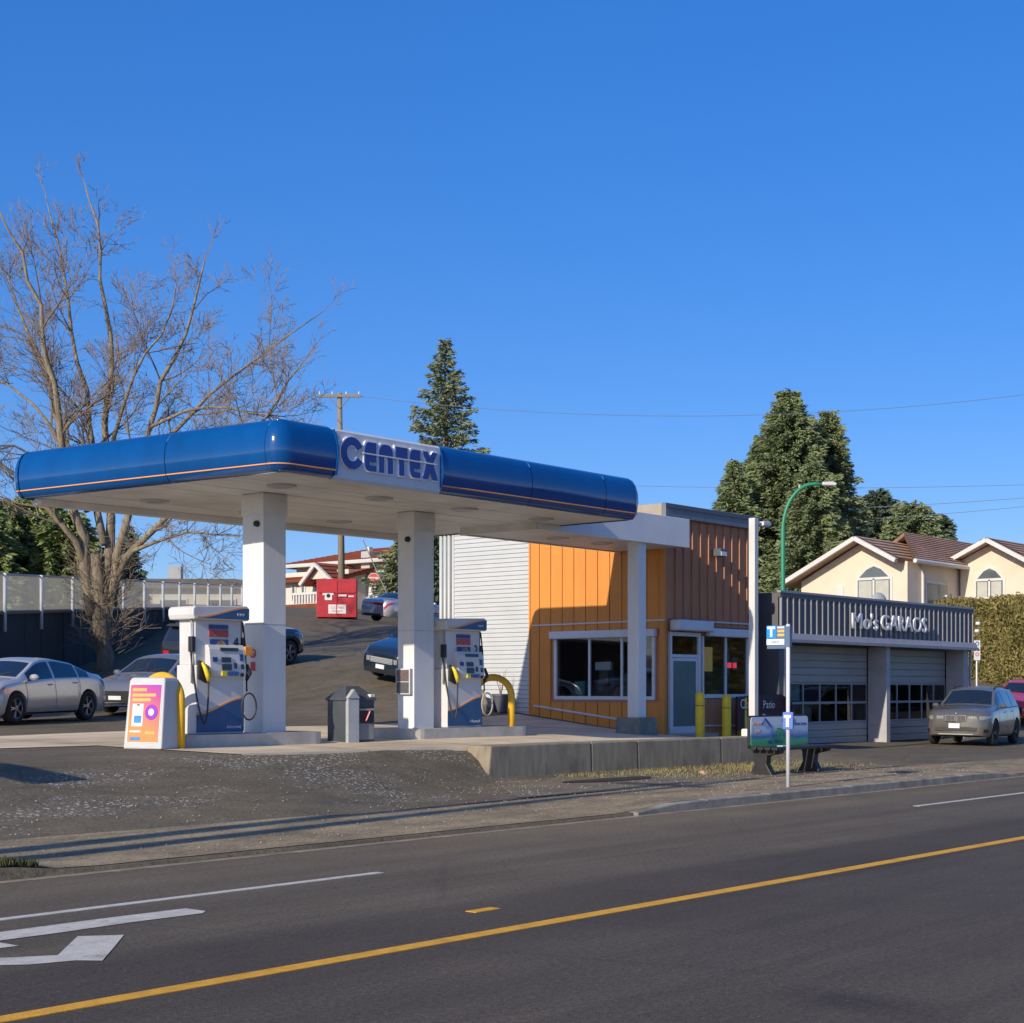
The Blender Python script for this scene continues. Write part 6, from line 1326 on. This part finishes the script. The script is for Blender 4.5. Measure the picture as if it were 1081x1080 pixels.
# utility pole with crossarm
x, y = at(358.5, 82); zg = h(x, y); t = thing('utility_pole', 'wooden utility pole with crossarm behind the CENTEX sign', 'utility pole', (x, y, zg), AZ - R(90)); zt = ZZ(415, 82) - zg
MB().tube([(.12, 0, -.3), (0, 0, zt)], [.19, .12], 10).build('pole', M_wood, t, smooth=True); za = ZZ(418.5, 82) - zg
MB().box(-1.1, 1.1, -.2, -.1, za - .07, za + .07).build('crossarm', M_wood, t)
for xx in (-1.0, -.35, .35, 1.0): MB().lathe([(.02, 0), (.05, .04), (.03, .08), (.045, .12), (0, .16)], (xx, -.15, za + .07), n=8).build('insulator', M_ws, t)
for sx in (-1, 1): MB().tube([(sx * .55, -.16, za - .05), (0, -.12, za - .65)], .025, 5).build('brace', M_wood, t)
MB().tube([(.45, 0, 4.6), (.45, 0, 6.4)], .09, 8).build('conduit', M_ws, t)
pz = lambda p, py, d: Vector((*at(p, d), ZZ(py, d)))
def wire(label, a, b, sag, r=.016, mat=M_dark):
    pts = [a.lerp(b, i / 24) - Vector((0, 0, sag * 4 * (i / 24) * (1 - i / 24))) for i in range(25)]
    o = MB().tube(pts, r, 4).build('overhead_wire', mat, None, fix=False); return tag(o, label, 'wire', 'overhead wires')
M_wire = pm('wire_grey', (.10, .12, .15), .6, .05)
wire('overhead wire crossing the sky high above the cedars', pz(378, 418, 82), pz(1140, 409, 78), 1.2, .014, M_wire)
wire('overhead wire passing behind the green lamp head', pz(640, 512, 95), pz(1160, 509, 88), .25, .016, M_wire); wire('overhead wire just above the dark firs on the right', pz(700, 540, 95), pz(1160, 519, 88), .3, .018, M_wire); wire('lowest overhead wire at the right picture edge', pz(760, 553, 95), pz(1160, 526, 88), .3, .018, M_wire)
wire('pale guy wire slanting down beside the stop sign', pz(383, 570, 82), pz(412, 634, 80), .0, .03, M_wood); wire('wire leaving the crossarm towards the bare tree', pz(336, 418, 82), pz(250, 432, 60), .4, .014, M_wire); wire('overhead wire crossing in front of the left evergreens', pz(-40, 572, 70), pz(150, 578, 92), .3, .02, M_wire)
# street-side poles just left of the picture; they throw the long shadows on the footway
def street_pole(x, y, hh, r0, label, arm=True):
    zg = h(x, y); t = thing('roadside_pole', label, 'utility pole', (x, y, zg)); MB().tube([(0, 0, -.3), (0, 0, hh)], [r0, r0 * .7], 12).build('pole', M_wood, t, smooth=True)
    if arm: MB().box(-.06, .06, -1.0, 1.0, hh - .5, hh - .36).build('crossarm', M_wood, t)
street_pole(3.2, 14.05, 10.5, .15, 'roadside wooden pole beyond the left edge, nearest the kerb', False); street_pole(2.0, 14.45, 10.2, .16, 'roadside wooden pole beyond the left edge, farther from the kerb')
pp = thing('shadow_board', 'added board on a post beyond the left picture edge, shading the apron', 'sign', (6.3, 18.9, h(6.3, 18.9))); MB().tube([(0, 0, -.2), (0, 0, 2.6)], .04, 10).build('post', M_grey, pp); box('board', M_blue, pp, -.09, .09, -1.15, 1.2, 2.55, 2.95, .03); box('board_face', M_ws, pp, -.10, -.09, -1.0, 1.0, 2.62, 2.88)  # unseen board, added and sized to throw a thin shadow on the apron

# ================================================================== LOOSE GROUND COVER
def scatter_blades(name, n, fx, hgt, mat, seed, lean=.5, wd=.012):
    r_ = np.random.default_rng(seed); P = np.array([fx(r_) for _ in range(n)]); zz = H(P[:, 0], P[:, 1]) + .008
    C = np.c_[P, zz]; a = r_.random(n) * 6.283; hh = hgt * r_.uniform(.4, 1.2, n); d = np.c_[np.cos(a), np.sin(a), np.zeros(n)]; s = np.c_[-np.sin(a), np.cos(a), np.zeros(n)] * wd
    tip = C + d * (hh * lean * r_.random(n))[:, None] + np.c_[np.zeros(n), np.zeros(n), hh]
    o = link(name, quads_mesh(name, np.stack([C - s, C + s, tip], 1), True), mat); o['kind'] = 'stuff'; return o
M_gr1 = leaf_mat('dry_grass', (.14, .13, .045), (.26, .22, .10)); M_gr2 = leaf_mat('kerb_grass', (.03, .035, .015), (.08, .085, .03))
def f1(r_):
    x = r_.uniform(24.5, 33.0); return (x, 19.45 - abs(r_.normal()) * (.5 + .5 * (x > 28)))
def f2(r_): return (r_.uniform(0, 9.3), 13.90 + abs(r_.normal()) * .16)
def f3(r_): return (r_.uniform(26.0, 33.0), r_.uniform(16.8, 19.2))
scatter_blades('dry_grass', 1300, f1, .07, M_gr1, 3); scatter_blades('kerb_grass', 4200, f2, .09, M_gr2, 4); scatter_blades('sparse_grass', 1500, f3, .06, M_gr1, 5)
# loose stones and litter along the footway
r_ = np.random.default_rng(9); gm_ = MB()
for _ in range(1500):
    k = r_.random()
    if k < .45: x, y = r_.uniform(8, 34), r_.uniform(13.95, 16.0)
    elif k < .8: x, y = r_.uniform(19.5, 33), r_.uniform(16, 19.2)
    else: x, y = r_.uniform(8, 22), r_.uniform(15.8, 19.2)
    s_ = r_.uniform(.006, .016); z_ = h(x, y) + .01
    gm_.add([(x - s_, y, z_), (x, y - s_, z_), (x + s_, y, z_), (x, y + s_, z_), (x + s_ * .2, y, z_ + s_ * 1.1)], [(0, 1, 4), (1, 2, 4), (2, 3, 4), (3, 0, 4)])
gv = gm_.build('gravel', pm('gravel_pale', (.30, .28, .23), .9, .4, 8), fix=False); gv['kind'] = 'stuff'
x, y = gz(744, 819, .15); lt = tag(MB().add([(0, 0, .0), (.16, .02, .05), (.14, .14, .01), (-.02, .13, .06), (.06, .07, .09)], [(0, 1, 4), (1, 2, 4), (2, 3, 4), (3, 0, 4)]).build('litter', pm('litter_pink', (.5, .28, .22), .7, .1), loc=(x, y, h(x, y) + .012)), 'crumpled pale pink litter on the grass before the barrier', 'litter')

# trees on the near side of the street, behind the viewpoint: the shop and garage windows mirror them
src_ = [o for o in COL.objects if o.name.startswith('conifer') and o.parent is None and o.type == 'EMPTY']
for i in range(9):
    c = copy_tree(src_[(1, 2, 4, 5)[i % 4]]); c.location = (80 + i * 8.5 + 2 * math.sin(i * 2.3), -21 - 3 * math.cos(i * 1.7), -.05); c.rotation_euler = (0, 0, i * 1.3); s_ = .75 + .08 * (i % 3); c.scale = (s_ * 1.3, s_ * 1.3, s_ * .8)
    c['label'] = 'cedar on the near side of the street behind the viewpoint'; c['group'] = 'trees behind the viewpoint'
